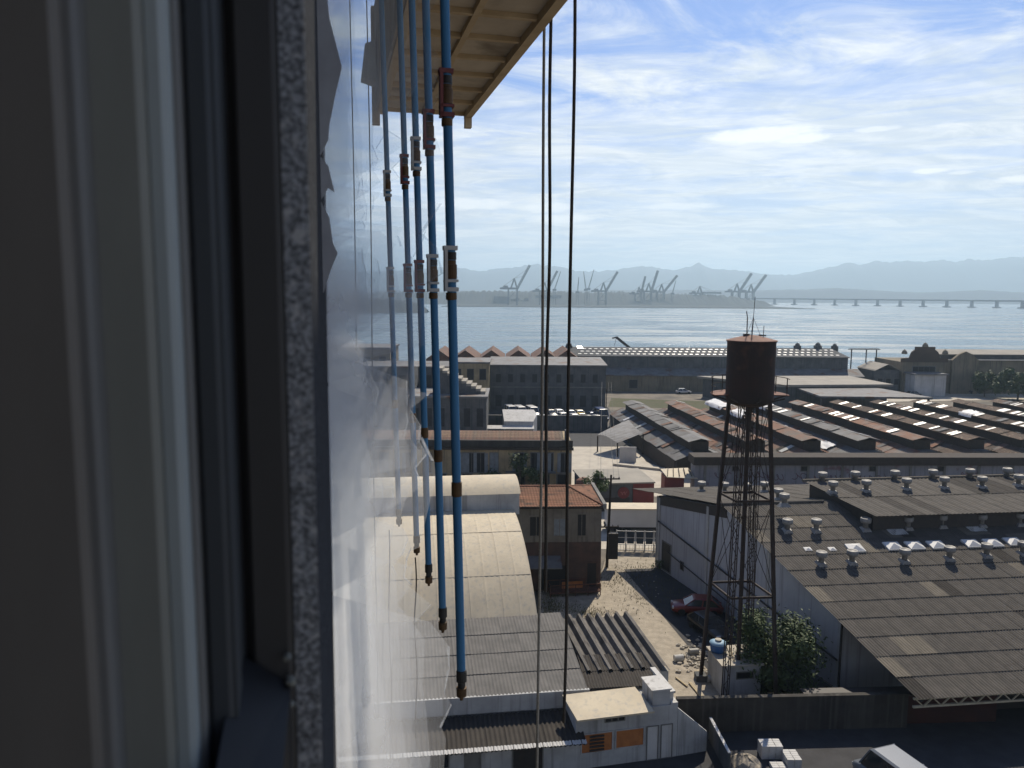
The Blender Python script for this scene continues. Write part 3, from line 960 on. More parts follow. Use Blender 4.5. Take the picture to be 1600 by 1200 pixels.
SH_D = Vector((-0.093, 0.9957, 0)).normalized()      # sheds run away from us
SH_S = Vector((SH_D.y, -SH_D.x, 0))                  # across, to the right
SH_LEN, SH_W = 44.0, 8.4
roof_kinds = [m_greyroof, m_rust, m_rust2, m_greyroof, m_rust, m_oldtile, m_oldtile, m_oldtile, m_oldtile, m_oldtile]
mon_kinds = [m_greyroof, m_rust, m_rust2, m_greyroof, m_rust, m_oldtile, m_oldtile, m_oldtile, m_oldtile, m_oldtile]
names = ['grey-roofed, nearest the street corner', 'rusty-roofed, second from the street corner', 'reddish, third from the corner, behind the tower legs', 'with white ribbed ridge roof right of the tower', 'with a grey and rust ridge, fifth from the corner', 'brown-tiled, sixth from the street corner', 'brown-tiled, seventh from the street corner', 'brown-tiled, eighth from the street corner', 'brown-tiled, ninth from the street corner', 'brown-tiled, tenth and farthest right']
for k in range(10):
    f0 = Vector((27.6 + 8.4 * k, 108 + 0.6 * k, 0))           # front middle
    t = thing('old_shed', 'long old shed bay, %s' % names[k], 'shed', f0, 'row of old shed bays')
    rr = random.Random(40 + k)
    hw = SH_W / 2

    def P(s, d, z):
        return f0 + SH_S * s + SH_D * d + Vector((0, 0, z))
    ze, zm0, zm1, zr = 2.5, 3.6, 4.95, 5.4
    mh = 1.5
    # walls with the gable front
    b = MB()
    prof = [(-hw + 0.03, 0), (hw - 0.03, 0), (hw - 0.03, ze - 0.12), (mh, zm0 - 0.15), (-mh, zm0 - 0.15), (-hw + 0.03, ze - 0.12)]
    n = len(prof)
    b.add([P(s, 0.6, z) for s, z in prof] + [P(s, SH_LEN - 0.6, z) for s, z in prof], [tuple(range(n)), tuple(range(2 * n - 1, n - 1, -1))] + [(i, n + i, n + (i + 1) % n, (i + 1) % n) for i in range(n)])
    b.build('wall', m_wood if k < 3 else m_stucco, t)
    b = MB()
    b.obox(P(-mh + 0.2, 2.0, zm0 - 0.2), SH_S * (2 * mh - 0.4), SH_D * (SH_LEN - 4), (0, 0, zm1 - zm0 + 0.15))
    b.build('clerestory', m_wood, t)
    # roof slopes as rows of long corrugated sheets
    rows = 9
    for sg in (-1, 1):
        top, bot = P(sg * mh * 0.9, 0, zm0), P(sg * (hw - 0.02), 0, ze)
        ey = (bot - top)
        L_ = ey.length
        seg = SH_LEN / rows
        me = corr_mesh('roof_sheet', seg + 0.1, L_, 0.55, 0.045, roof_kinds[k], 4)
        for r_ in range(rows):
            sag = rr.uniform(-0.09, 0.07)
            o = top + SH_D * (r_ * seg) + Vector((0, 0, sag))
            link('roof_sheet', me, t, mtx=frame_mtx(o, SH_D, ey + Vector((0, 0, rr.uniform(-0.08, 0.08)))))
        top, bot = P(sg * -0.02, 1.4, zr), P(sg * (mh + 0.35), 1.4, zm1)
        ey = bot - top
        seg = (SH_LEN - 2.8) / rows
        me = corr_mesh('ridge_sheet', seg + 0.1, ey.length, 0.55, 0.04, mon_kinds[k], 4)
        for r_ in range(rows):
            o = top + SH_D * (r_ * seg) + Vector((0, 0, rr.uniform(-0.06, 0.05)))
            link('ridge_sheet', me, t, mtx=frame_mtx(o, SH_D, ey))
    # bright translucent strips on the far right bays
    if k >= 3:
        for q in range(14 if k >= 5 else 5):
            d0 = rr.uniform(4, SH_LEN - 3)
            me = corr_mesh('skylight_strip', rr.choice((0.55, 0.55, 1.1)), (P(-0.02, 0, zr) - P(-mh - 0.35, 0, zm1)).length * 0.9, 0.275, 0.02, m_clear, 4)
            sgm = -1 if rr.random() < 0.8 else 1
            top = P(sgm * 0.1, d0, zr + 0.06)
            link('skylight_strip', me, t, mtx=frame_mtx(top, SH_D, P(sgm * (mh + 0.35), d0, zm1) - P(0, d0, zr)))
        if k >= 5:
            for q in range(5):
                d0 = rr.uniform(8, SH_LEN - 3)
                me = corr_mesh('skylight_strip', 0.7, 2.2, 0.35, 0.02, m_clear, 4)
                link('skylight_strip', me, t, mtx=frame_mtx(P(-mh - 0.3, d0, zm0 + 0.05), SH_D, P(-hw, 0, ze) - P(-mh * 0.9, 0, zm0)))
    for d0 in (0.3, 6, 12):
        MB().bar(P(-hw + 0.3, d0, 0), P(-hw + 0.3, d0, ze - 0.15), 0.25).build('post', m_steel, t)


# mismatched sheets laid over the old roofs
rp = random.Random(77)
pm = [corr_mesh('patch_sheet', 1.1, 2.2, 0.275, 0.03, m_, 4) for m_ in (m_rust, m_rust2, m_greyroof, m_clear, m_wood, m_tarp)]
shed_obs = [o for o in COL.objects if o.name.startswith('old_shed')]
for k in range(10):
    f0 = Vector((27.6 + 8.4 * k, 108 + 0.6 * k, 0))
    for q in range(16):
        sg, d0 = rp.choice((-1, -1, 1)), rp.uniform(3, SH_LEN - 4)
        up_hi = rp.random() < 0.5
        z0, z1, s0, s1 = (5.4, 4.95, 0.1, 1.85) if up_hi else (3.6, 2.5, 1.6, 4.0)
        a_ = f0 + SH_S * (sg * s0) + SH_D * d0 + Vector((0, 0, z0 + 0.09))
        b_ = f0 + SH_S * (sg * s1) + SH_D * (d0 + rp.uniform(-.2, .2)) + Vector((0, 0, z1 + 0.09))
        link('patch_sheet', rp.choices(pm, [30, 24, 22, 9, 12, 3])[0], shed_obs[k], mtx=frame_mtx(a_, SH_D, b_ - a_) @ Matrix.Diagonal((1, 0.78 if up_hi else 1.0, 1, 1)))


# tarpaulins and sheets laid loose on the roofs
def tarp(k, s0, s1, d0, d1, label):
    f0 = Vector((27.6 + 8.4 * k, 108 + 0.6 * k, 0))
    b = MB()
    n, m_ = 9, 7
    vs, fs = [], []
    rr = random.Random(k * 7 + int(d0))
    for j in range(m_ + 1):
        for i in range(n + 1):
            s = s0 + (s1 - s0) * j / m_
            d = d0 + (d1 - d0) * i / n
            a = abs(s)
            z = 5.42 - (a / 1.85) * 0.45 if a < 1.95 else (3.65 - (a - 1.35) / 2.8 * 1.1 if a > 2.1 else 4.4)
            wv = rr.uniform(0.08, 0.26)
            vs.append(f0 + SH_S * (s + rr.uniform(-.15, .15)) + SH_D * (d + rr.uniform(-.15, .15)) + Vector((0, 0, z + wv)))
    for j in range(m_):
        for i in range(n):
            fs.append((j * (n + 1) + i, j * (n + 1) + i + 1, (j + 1) * (n + 1) + i + 1, (j + 1) * (n + 1) + i))
    b.add(vs, fs)
    b.build('tarpaulin', m_tarp, smooth=True, label=label, cat='tarpaulin', group='tarpaulins on the shed roofs')


tarp(2, -2.0, 0.2, 34, 43, 'white tarpaulin on the shed ridge left of the tower legs, at the far end')
tarp(2, -2.0, 0.1, 24, 30, 'white tarpaulin seen between the tower legs')
tarp(3, -2.0, 0.0, 34, 42.5, 'white tarpaulin on the ridge at the far end, right of the tower')
tarp(3, -4.0, -2.4, 18, 25, 'crumpled white tarpaulin sheet on the slope right of the tower')
tarp(3, -4.1, -2.4, 6.5, 12, 'large crumpled white tarpaulin in the valley right of the tower base')
tarp(7, -2.0, 0.0, 24, 27.5, 'small white tarpaulin on a far brown-tiled ridge near the right edge')

# lean-to roof at the street end of the first shed
t = thing('lean_to', 'sagging grey corrugated lean-to roof at the street end of the first shed', 'canopy', G(960, 735))
p = [G(934, 679, 2.9), G(965, 690, 2.5), G(1005, 676, 3.6), G(982, 658, 3.9)]
me = corr_mesh('roof_sheet', (p[2] - p[1]).length, (p[1] - p[2]).length, 0.4, 0.05, m_greyroof)
b = MB()
n = 14
vs = []
for j in range(5):
    for i in range(n + 1):
        u, v = i / n, j / 4
        q = (p[0] * (1 - u) + p[1] * u) * (1 - v) + (p[3] * (1 - u) + p[2] * u) * v
        vs.append(q + Vector((0, 0, 0.05 * math.cos(i * math.pi) + 0.22 * math.sin(u * 4.2 + v * 2))))
b.add(vs, [(j * (n + 1) + i, j * (n + 1) + i + 1, (j + 1) * (n + 1) + i + 1, (j + 1) * (n + 1) + i) for j in range(4) for i in range(n)])
b.build('roof_sheet', m_greyroof, t)
for q in p:
    MB().bar(Z(q, 0), Z(q, q.z - 0.2), 0.2).build('post', m_wood, t)
a, b_ = G(968, 722), G(1032, 734)
MB().box(a.x, a.y, 0, a.x + 2.6, a.y + 0.2, 2.4).build('white_door', m_white, t)
MB().obox(Z(G(958, 728), 0.0), G(1080, 741) - G(958, 728), (0.1, 1.0, 0), (0, 0, 0.35)).build('loading_kerb', m_conc, t)

# ---------------------------------------------------------------- long walled building with graffiti in front of the sheds
t = thing('long_wall_building', 'long low building with dirty pale wall and graffiti along the sheds', 'building', (24, 100, 0))
a, b_ = Vector((AT(1086, 730, 100).x, 100, 0)), Vector((94, 101.5, 0))
d = unit(a, b_)
s = Vector((-d.y, d.x, 0))
zt = AT(1086, 713, 100).z
m_graf = mat('pale wall with spray paint', (0.36, 0.36, 0.38), (0.24, 0.24, 0.26), 0.95, 0.35, 8, streak=(0.08, 0.08, 0.09), c3=(0.22, 0.14, 0.16), s3=0.5, lo3=0.6, hi3=0.66)
MB().obox(a - Vector((0, 0, 0.1)), d * (b_ - a).length, s * 2.2, (0, 0, zt - 0.9)).build('wall', m_graf, t)
MB().obox(a - d * 0.3 - s * 0.5 + Vector((0, 0, zt - 1.1)), d * ((b_ - a).length + 0.5), s * 3.0, (0, 0, 1.1)).build('roof', m_wood, t)
for k in range(14):
    MB().obox(a + d * (1.2 + k * 4.6) - s * 0.12, d * 0.3, s * 0.11, (0, 0, zt - 1.15)).build('pilaster', m_trim, t)
m_paint = mat('spray paint', (0.05, 0.05, 0.09), (0.16, 0.05, 0.06), 0.8, 0.9, 2)
rg = random.Random(5)
for k in range(16):                        # looping spray-painted tags, flat on the wall
    c0 = a + d * (2.5 + k * 2.6 + rg.uniform(-.4, .4)) - s * 0.006 + Vector((0, 0, rg.uniform(1.7, 2.4)))
    b = MB()
    prev = None
    for q in range(22):
        u = q / 21
        pnt = c0 + d * (u * 2.0 + 0.28 * math.cos(u * 19 + k)) + Vector((0, 0, 0.42 * math.sin(u * (15 + k % 4) + k)))
        if prev is not None:
            e = (pnt - prev).normalized()
            pp = e.cross(s).normalized() * 0.045
            b.add([prev - pp, prev + pp, pnt + pp, pnt - pp], [(0, 1, 2, 3)])
        prev = pnt
    b.build('graffiti', m_paint, t)
for k in range(4):
    opening(t, a + d * (5 + k * 9.2) + Vector((0, 0, 2.9)), d, 0.9, 0.6, m_trim, m_dark)


# ---------------------------------------------------------------- cars
def car_meshes(key, length=4.1, width=1.68, height=1.45, van=False):
    """a lofted body, glasshouse, wheels, lamps, all in local axes: x forward"""
    L2, W2 = length / 2, width / 2
    if van:
        st = [(-L2, .35, .95, .80), (-L2 + .08, .30, 1.05, .92), (-L2 * .5, .28, 1.06, .99), (L2 * .4, .28, 1.05, 1.0), (L2 - .55, .28, 1.0, .99), (L2 - .12, .32, .85, .93), (L2, .40, .70, .80)]
        top = [(-L2 + .10, -L2 + .16), (L2 - .62, L2 - 1.25)]
        zb = 1.04
    else:
        st = [(-L2, .42, .72, .80), (-L2 + .10, .30, .88, .92), (-L2 * .55, .24, .92, .99), (0, .22, .90, 1.0), (L2 * .42, .24, .90, .99), (L2 - .22, .28, .76, .94), (L2, .38, .60, .80)]
        top = [(-L2 + .22, -L2 + .85), (L2 * .50, L2 * .50 - .75)]
        zb = .88
    body = MB()
    vs, fs = [], []
    n = 8
    for x, z0, z1, wf in st:
        w_ = W2 * wf
        zm = z0 + (z1 - z0) * .55
        vs += [(x, -w_ * .88, z0), (x, -w_, zm), (x, -w_ * .98, z1 - .06), (x, -w_ * .86, z1), (x, w_ * .86, z1), (x, w_ * .98, z1 - .06), (x, w_, zm), (x, w_ * .88, z0)]
    for j in range(len(st) - 1):
        for i in range(n):
            fs.append((j * n + i, j * n + (i + 1) % n, (j + 1) * n + (i + 1) % n, (j + 1) * n + i))
    fs.append(tuple(range(n)))
    fs.append(tuple((len(st) - 1) * n + i for i in range(n - 1, -1, -1)))
    body.add(vs, fs)
    (rb, rt), (fb, ft) = top
    wb, wt = W2 * .93, W2 * (.84 if van else .74)
    gl = MB()
    gl.hexa([(rb, -wb, zb), (fb, -wb, zb), (fb, wb, zb), (rb, wb, zb), (rt, -wt, height - .07), (ft, -wt, height - .07), (ft, wt, height - .07), (rt, wt, height - .07)])
    roof = MB()
    roof.hexa([(rt - .05, -wt - .02, height - .08), (ft + .06, -wt - .02, height - .08), (ft + .06, wt + .02, height - .08), (rt - .05, wt + .02, height - .08), (rt + .12, -wt * .86, height), (ft - .1, -wt * .86, height), (ft - .1, wt * .86, height), (rt + .12, wt * .86, height)])
    pil = MB()
    for sg in (-1, 1):
        for (x0, x1) in ((rb, rt), (fb, ft), (rb + (fb - rb) * .52, rt + (ft - rt) * .5)):
            pil.bar((x0, sg * (wb + .01), zb), (x1, sg * (wt + .01), height - .06), .09, .07)
    wh, lamp, tail = MB(), MB(), MB()
    wh.tube((0, -.09, 0), (0, .09, 0), .31, n=14)
    lamp.box(L2 - .16, -.17, .58, L2 - .02, .17, .72)
    tail.box(-L2 - .01, -.09, .62, -L2 + .12, .09, .80)
    return dict(body=body, glass=gl, roof=roof, pillars=pil, wheel=wh, lamp=lamp, tail=tail, L2=L2, W2=W2)


m_tyre = mat('tyre rubber', (0.015, 0.015, 0.015), (0.02, 0.02, 0.02), 0.9)
m_lamp = mat('lamp lens', (0.7, 0.7, 0.68), (0.6, 0.6, 0.6), 0.2)
m_tail = mat('tail lens', (0.35, 0.02, 0.02), (0.3, 0.02, 0.02), 0.25)
m_carglass = mat('car glass', (0.02, 0.025, 0.03), (0.03, 0.035, 0.04), 0.08, spec=0.7)
paint = {k: mat(k + ' car paint', c, [q * .9 for q in c], 0.28, 0.5, 2, spec=0.5) for k, c in dict(white=(.72, .72, .70), silver=(.42, .43, .44), black=(.02, .02, .022), red=(.20, .02, .018), blue=(.03, .06, .16), cream=(.62, .56, .40), grey=(.16, .165, .17), yellow=(.62, .45, .06), shaded_white=(.17, .19, .215)).items()}
_car_cache = {}


def car(col, pos, heading, label, van=False, length=4.1, height=1.45, width=1.68, group=None, simple=False):
    """heading: the direction the nose points, as a ground vector"""
    key = (col, van, length, height, width)
    if key not in _car_cache:
        p = car_meshes(key, length, width, height, van)
        _car_cache[key] = dict(body=p['body'].mesh('body', paint[col], True), glass=p['glass'].mesh('windows', m_carglass), roof=p['roof'].mesh('roof', paint[col]), pil=p['pillars'].mesh('pillars', paint[col]),
                               wheel=p['wheel'].mesh('wheel', m_tyre), lamp=p['lamp'].mesh('headlight', m_lamp), tail=p['tail'].mesh('tail_light', m_tail), L2=p['L2'], W2=p['W2'])
    c = _car_cache[key]
    h = Vector((heading[0], heading[1], 0)).normalized()
    mt = Matrix((h, Vector((-h.y, h.x, 0)), Vector((0, 0, 1)))).transposed().to_4x4()
    mt.translation = Vector(pos)
    t = thing('van' if van else 'parked_car', label, 'van' if van else 'car', pos, group)
    link('body', c['body'], t, mtx=mt)
    link('windows', c['glass'], t, mtx=mt)
    r_ = link('roof', c['roof'], t, mtx=mt)
    link('pillars', c['pil'], r_, mtx=mt)['kind'] = 'stuff'
    L2, W2 = c['L2'], c['W2']
    if not simple:
        for x in (-L2 * .62, L2 * .62):
            for y in (-W2 + .1, W2 - .1):
                link('wheel', c['wheel'], t, mtx=mt @ Matrix.Translation((x, y, .31)))
        for y in (-W2 * .68, W2 * .68):
            link('headlight', c['lamp'], t, mtx=mt @ Matrix.Translation((0, y, 0)))
            link('tail_light', c['tail'], t, mtx=mt @ Matrix.Translation((0, y, 0)))
    return t


# car park behind the yard wall
def spot(px, py, z=1.4):
    q = G(px, py, z)
    return (q.x, q.y, 0.0)


gcp = 'vehicles in the far car park'
car('white', spot(798, 634, 2.0), (0.3, -1), 'white van at the left end of the far car park', True, 4.6, 2.1, 1.8, gcp)
car('white', spot(813, 635, 2.0), (0.3, -1), 'white van, second from the left in the far car park', True, 4.9, 2.1, 1.85, gcp)
car('white', spot(832, 635.5, 2.0), (0.3, -1), 'white van just left of the hanging ropes', True, 4.9, 2.1, 1.85, gcp)
for col, px, py, lb in (('white', 851, 649, 'white car behind the pair of ropes in the car park'), ('black', 861, 640, 'dark car right behind the ropes, back row'), ('silver', 866, 648, 'silver car right of the ropes, front row'), ('white', 874, 640, 'white car in the back row between the ropes'), ('white', 880, 645, 'white car in the middle row left of the right-hand rope'), ('black', 886, 650, 'black car behind the right-hand rope'),
                        ('silver', 892, 641, 'silver car right of the right-hand rope, back row'), ('white', 898, 647, 'white car right of the right-hand rope, front row'), ('cream', 906, 641, 'cream car in the back row'), ('yellow', 909, 646, 'pale yellow car in the front row'), ('grey', 918, 649, 'grey car in a gap of the front row'), ('blue', 926, 644, 'dark blue car near the right end of the car park'), ('white', 935, 640, 'white car at the right end, back row'), ('silver', 933, 649, 'silver car at the right end, front row')):
    car(col, spot(px, py), (0.3, -1), lb, group=gcp)
car('white', spot(1068, 607), (1, 0.05), 'lone white car parked beyond the grass strip', simple=False)
car('blue', spot(940, 640, 2.2), (0.2, -1), 'dark blue truck-like van at the head of the sheds', True, 5.0, 2.5, 2.0)
car('white', spot(1436, 603, 1.8), (1, 0.1), 'long white van in the plaza behind the sheds', True, 6.2, 2.2, 1.9)
car('grey', spot(1428, 611), (1, 0.2), 'grey car at the near edge of the far plaza')
car('silver', spot(1455, 607), (1, 0.3), 'silver car beside the long white van in the plaza')
car('white', spot(1502, 598), (1, -0.2), 'white car against the gabled warehouse wall')
car('black', spot(1522, 607), (1, 0.1), 'black car in the bright far plaza, left of the trees')
car('grey', spot(1556, 606), (1, 0.1), 'dark car in the bright far plaza by the palm clump')

# ground patches
patch('far_plaza', [G(1375, 628), G(1700, 622), G(1700, 601), G(1390, 603)], 0.012, m_conc)
m_grass = mat('rough grass', (0.075, 0.085, 0.035), (0.11, 0.10, 0.06), 1.0, 0.5, 8, bump=0.6, bscale=4)
patch('grass_strip', [G(950, 636), G(1130, 640), G(1140, 628), G(955, 622)], 0.012, m_grass)
patch('car_park', [G(765, 652), G(960, 652), G(950, 636), G(765, 636)], 0.012, m_asphalt)
patch('street', [G(690, 700), G(1010, 700), G(1000, 664), G(690, 672)], 0.008, m_asphalt)
patch('corner_yard', [G(880, 776), G(1090, 776), G(1090, 752), G(1010, 722), G(992, 698), G(880, 698)], 0.016, m_conc)
# ================================================================ NEAR BUILDINGS ROUND THE GRAVEL YARD
m_fibro = mat('weathered fibre-cement sheet', (0.127, 0.114, 0.097), (0.088, 0.080, 0.069), 0.95, 1.3, 9, rand=0.035, c3=(0.09, 0.082, 0.07), s3=1.1, lo3=0.54, hi3=0.78)
m_fibro_pale = mat('pale fibre-cement sheet', (0.215, 0.188, 0.145), (0.155, 0.137, 0.108), 0.95, 1.3, 9, rand=0.035)
m_fibro_dark = mat('dark mossy fibre-cement sheet', (0.062, 0.054, 0.045), (0.043, 0.038, 0.033), 0.95, 1.3, 9, rand=0.08)
m_zinc = mat('galvanised vent', (0.34, 0.33, 0.31), (0.24, 0.235, 0.22), 0.6, 4, 5, metal=0.2)
m_barrel = mat('white vault sheeting', (0.64, 0.55, 0.39), (0.55, 0.47, 0.335), 0.7, 0.7, 8, streak=(0.42, 0.39, 0.33))
m_dirtywhite = mat('dirty white render', (0.55, 0.55, 0.53), (0.40, 0.40, 0.385), 0.92, 0.7, 9, streak=(0.20, 0.195, 0.18))
m_bluewall = mat('pale blue-grey shed wall', (0.50, 0.51, 0.53), (0.42, 0.43, 0.45), 0.9, 0.35, 8, streak=(0.26, 0.26, 0.26))
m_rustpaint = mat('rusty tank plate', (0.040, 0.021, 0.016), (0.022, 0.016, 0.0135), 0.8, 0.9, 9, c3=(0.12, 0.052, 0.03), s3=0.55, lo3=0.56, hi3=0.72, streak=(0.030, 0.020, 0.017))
m_rustroof = mat('red rusty tank roof', (0.25, 0.115, 0.075), (0.17, 0.08, 0.055), 0.8, 1.5, 8)
m_rustleg = mat('rusty dark steelwork', (0.055, 0.036, 0.028), (0.030, 0.023, 0.020), 0.8, 3.0, 7)
m_orange = mat('orange painted shutter', (0.52, 0.20, 0.06), (0.40, 0.15, 0.05), 0.8, 2.5, 5)
m_brick = mat('bare red render', (0.13, 0.08, 0.06), (0.08, 0.055, 0.045), 0.95, 1.2, 8)
m_darkwall = mat('sooty retaining wall', (0.07, 0.065, 0.056), (0.035, 0.032, 0.029), 0.95, 0.6, 9, streak=(0.10, 0.094, 0.085))
m_bluetank = mat('blue plastic', (0.035, 0.13, 0.36), (0.03, 0.11, 0.30), 0.45, 2)
m_lidtank = mat('pale blue plastic', (0.30, 0.46, 0.60), (0.26, 0.42, 0.56), 0.5, 2)
m_board = mat('pale sawn timber', (0.50, 0.42, 0.28), (0.38, 0.31, 0.20), 0.9, 3, 6)
m_block = mat('white concrete block', (0.62, 0.61, 0.58), (0.5, 0.49, 0.46), 0.9, 3, 6)
m_tile = mat('terracotta pan tile', (0.36, 0.185, 0.11), (0.26, 0.125, 0.075), 0.9, 3.0, 6, rand=0.14, c3=(0.13, 0.085, 0.06), s3=0.8, lo3=0.54, hi3=0.66)
m_redsign = mat('red shop paint', (0.22, 0.045, 0.042), (0.17, 0.038, 0.035), 0.7, 1.0, 5)
m_navy = mat('dark blue panel', (0.03, 0.055, 0.10), (0.025, 0.045, 0.08), 0.35, 2)
UP = Vector((0, 0, 1))


def sheet_roof(parent, o, ex, ey, W_, L_, sw, sl, pitch, amp, mats, seed, name='roof_sheet', weights=None, limit=999, keep=None, rest=None):
    """rows of overlapping corrugated sheets; o top-left corner, ex along the ridge, ey down the slope"""
    ex, ey = Vector(ex).normalized(), Vector(ey).normalized()
    nrm = ex.cross(ey).normalized()
    if nrm.z < 0:
        nrm = -nrm
    rr = random.Random(seed)
    # sheets follow the slope's own edges even where these are not square to the ridge
    along = ey.dot(ex)
    eyp = (ey - ex * along).normalized()
    cosk = ey.dot(eyp)
    shear = along / cosk
    ms = [corr_mesh(name, sw + 0.02, sl * cosk + 0.14, pitch, amp, m, 4, shear=shear) for m in mats]
    nr, nc = int(math.ceil(L_ / sl)), int(math.ceil(W_ / sw))
    cnt = 0
    for r_ in range(nr):
        for c in range(nc):
            p = Vector(o) + ex * (c * sw) + ey * (r_ * sl) + nrm * (0.0)
            if keep is not None and not keep(p + ex * sw / 2 + ey * sl / 2):
                if rest is not None:
                    rest.append((p, ex, ey, nrm))
                continue
            me = rr.choices(ms, weights)[0] if weights else rr.choice(ms)
            # each row's lower end rides over the sheet below it
            e2 = (eyp * sl * cosk + nrm * (0.035 + rr.uniform(-0.006, 0.010))).normalized()
            link(name, me, parent, mtx=frame_mtx(p + nrm * rr.uniform(0.0, 0.008), ex, e2))
            cnt += 1
    return cnt


def tiled_slope(parent, o, ex, ey, W_top, W_bot, L_, m, step=0.38, pitch=0.30, off0=0.0, off1=0.0):
    """courses of pan tiles on a (possibly hipped) slope, one strip each; ends slide from off0 to off1"""
    ex, ey = Vector(ex).normalized(), Vector(ey).normalized()
    nrm = ex.cross(ey)
    if nrm.z < 0:
        nrm = -nrm
    n = int(L_ / step)
    for r_ in range(n):
        f = (r_ + 0.5) / n
        w_ = W_top + (W_bot - W_top) * f
        s0 = off0 + (off1 - off0) * f
        if w_ < 0.3:
            continue
        me = corr_mesh('tile_course', w_, step + 0.07, pitch, 0.035, m, 4)
        p = Vector(o) + ex * s0 + ey * (r_ * step)
        link('tile_course', me, parent, mtx=frame_mtx(p, ex, ey * step + nrm * 0.05))


# ---------------------------------------------------------------- big hangar on the right
HA = Vector((14.1, 71.5, 0))
E1 = Vector((0.32, -0.9474, 0)).normalized()        # towards us, along the gable wall
E2 = Vector((math.cos(R(7)), math.sin(R(7)), 0))                       # to the right, along the ridge
HL = 44.0
T_R, Z_R = 11.0, 9.1
T_E, Z_E = 31.0, 2.95
Z_F = 7.3
T_W = 24.4


def HP(t_, s, z):
    return HA + E1 * t_ + E2 * s + UP * z


def square(v):
    return v - E2 * v.dot(E2)


hg = thing('hangar', 'big hangar with brown corrugated roof, round vents and pale gable wall', 'hangar', HA)


def roof_z(t_):
    return Z_F + (Z_R - Z_F) * (t_ + 0.0) / T_R if t_ < T_R else Z_R + (Z_E - Z_R) * (t_ - T_R) / (T_E - T_R)


b = MB()
prof = [(0, 0), (T_W, 0), (T_W, roof_z(T_W) - 0.25), (T_R, Z_R - 0.25), (0, Z_F - 0.25)]
b.add([HP(t_, 0, z) for t_, z in prof] + [HP(t_, HL, z) for t_, z in prof], [(0, 1, 2, 3, 4), (9, 8, 7, 6, 5), (0, 5, 6, 1), (1, 6, 7, 2), (4, 9, 5, 0)])
b.build('wall', m_bluewall, hg)
# wall details: dark band standing in for the shaded soffit, pilasters, pipe runs
for t_ in (0.05, 8.2, 16.4, T_W - 0.35):
    MB().obox(HP(t_, -0.10, 0), E1 * 0.3, E2 * 0.11, UP * (roof_z(t_ + 0.15) - 0.45)).build('pilaster', m_dirtywhite, hg)
b = MB()
b.add([HP(0, -0.06, roof_z(0) - 1.15), HP(T_R, -0.06, Z_R - 1.15), HP(T_R, -0.06, Z_R - 0.27), HP(0, -0.06, Z_F - 0.27), HP(0, 0.03, roof_z(0) - 1.15), HP(T_R, 0.03, Z_R - 1.15), HP(T_R, 0.03, Z_R - 0.27), HP(0, 0.03, Z_F - 0.27)], [(0, 1, 2, 3), (7, 6, 5, 4), (0, 4, 5, 1), (1, 5, 6, 2), (2, 6, 7, 3), (3, 7, 4, 0)])
b.build('soffit_shade_band', m_steel, hg)
MB().tube(HP(0.2, -0.14, 4.6), HP(T_W - 0.2, -0.14, 2.0), 0.07).build('pipe', m_steel, hg)
MB().tube(HP(1.5, -0.12, 2.2), HP(17, -0.12, 0.6), 0.05).build('pipe', m_steel, hg)
MB().tube(HP(T_W + 0.02, -0.12, 0.1), HP(T_W + 0.02, -0.12, roof_z(T_W) - 0.3), 0.08).build('downpipe', m_steel, hg)
MB().tube(HP(-0.05, -0.12, 0.1), HP(-0.05, -0.12, Z_F - 0.3), 0.08).build('downpipe', m_dirtywhite, hg)
opening(hg, HP(0.9, 0, 0.25), E1 * -1 if False else E1, 1.5, 2.6, m_trim, m_dark, 'door', 0.1)
opening(hg, HP(4.2, 0, 1.3), E1, 0.5, 0.7, m_trim, m_dark, 'hatch', 0.06)


def in_view(p):
    v = p - Vector((0, 0, CAM_Z))
    d = v.y * math.cos(PITCH) - v.z * math.sin(PITCH)
    return -200 < v.x / d * F_PX < 840


rest = []
ridge_o = HP(T_R, -0.55, Z_R)
ey = (HP(T_E, 0, Z_E) - HP(T_R, 0, Z_R))
n1 = sheet_roof(hg, ridge_o, E2, ey, HL, ey.length - 0.01, 1.06, ey.length / 12, 0.212, 0.030, [m_fibro, m_fibro_pale, m_fibro_dark], 3, weights=[84, 10, 6], keep=in_view, rest=rest)
b = MB()
eu = ey.normalized()
eyp_ = (eu - E2 * eu.dot(E2)).normalized()
ck_ = eu.dot(eyp_)
cm = corr_mesh('tmp', 1.08, ey.length / 12 * ck_ + 0.14, 0.212, 0.030, m_fibro, 2, shear=eu.dot(E2) / ck_)
tv = [v.co.copy() for v in cm.vertices]
tf = [tuple(f.vertices) for f in cm.polygons]
for p, ex_, ey_, nr_ in rest:
    m_ = frame_mtx(p, ex_, eyp_ * (ey.length / 12) + nr_ * 0.035)
    b.add([m_ @ v for v in tv], tf)
b.build('far_roof_sheets', m_fibro, hg, kind='stuff')
eyb = HP(-0.7, 0, roof_z(0) - 0.1) - HP(T_R, 0, Z_R)
o2 = HP(T_R, -0.55, Z_R)
sheet_roof(hg, o2, E2, eyb, HL, eyb.length, 2.2, 3.9, 0.177, 0.026, [m_fibro], 4, 'back_roof_sheet')
MB().tube(HP(T_R, -0.55, Z_R + 0.03), HP(T_R, 8.3, Z_R + 0.03), 0.14, n=8).build('ridge_cap', m_fibro, hg)
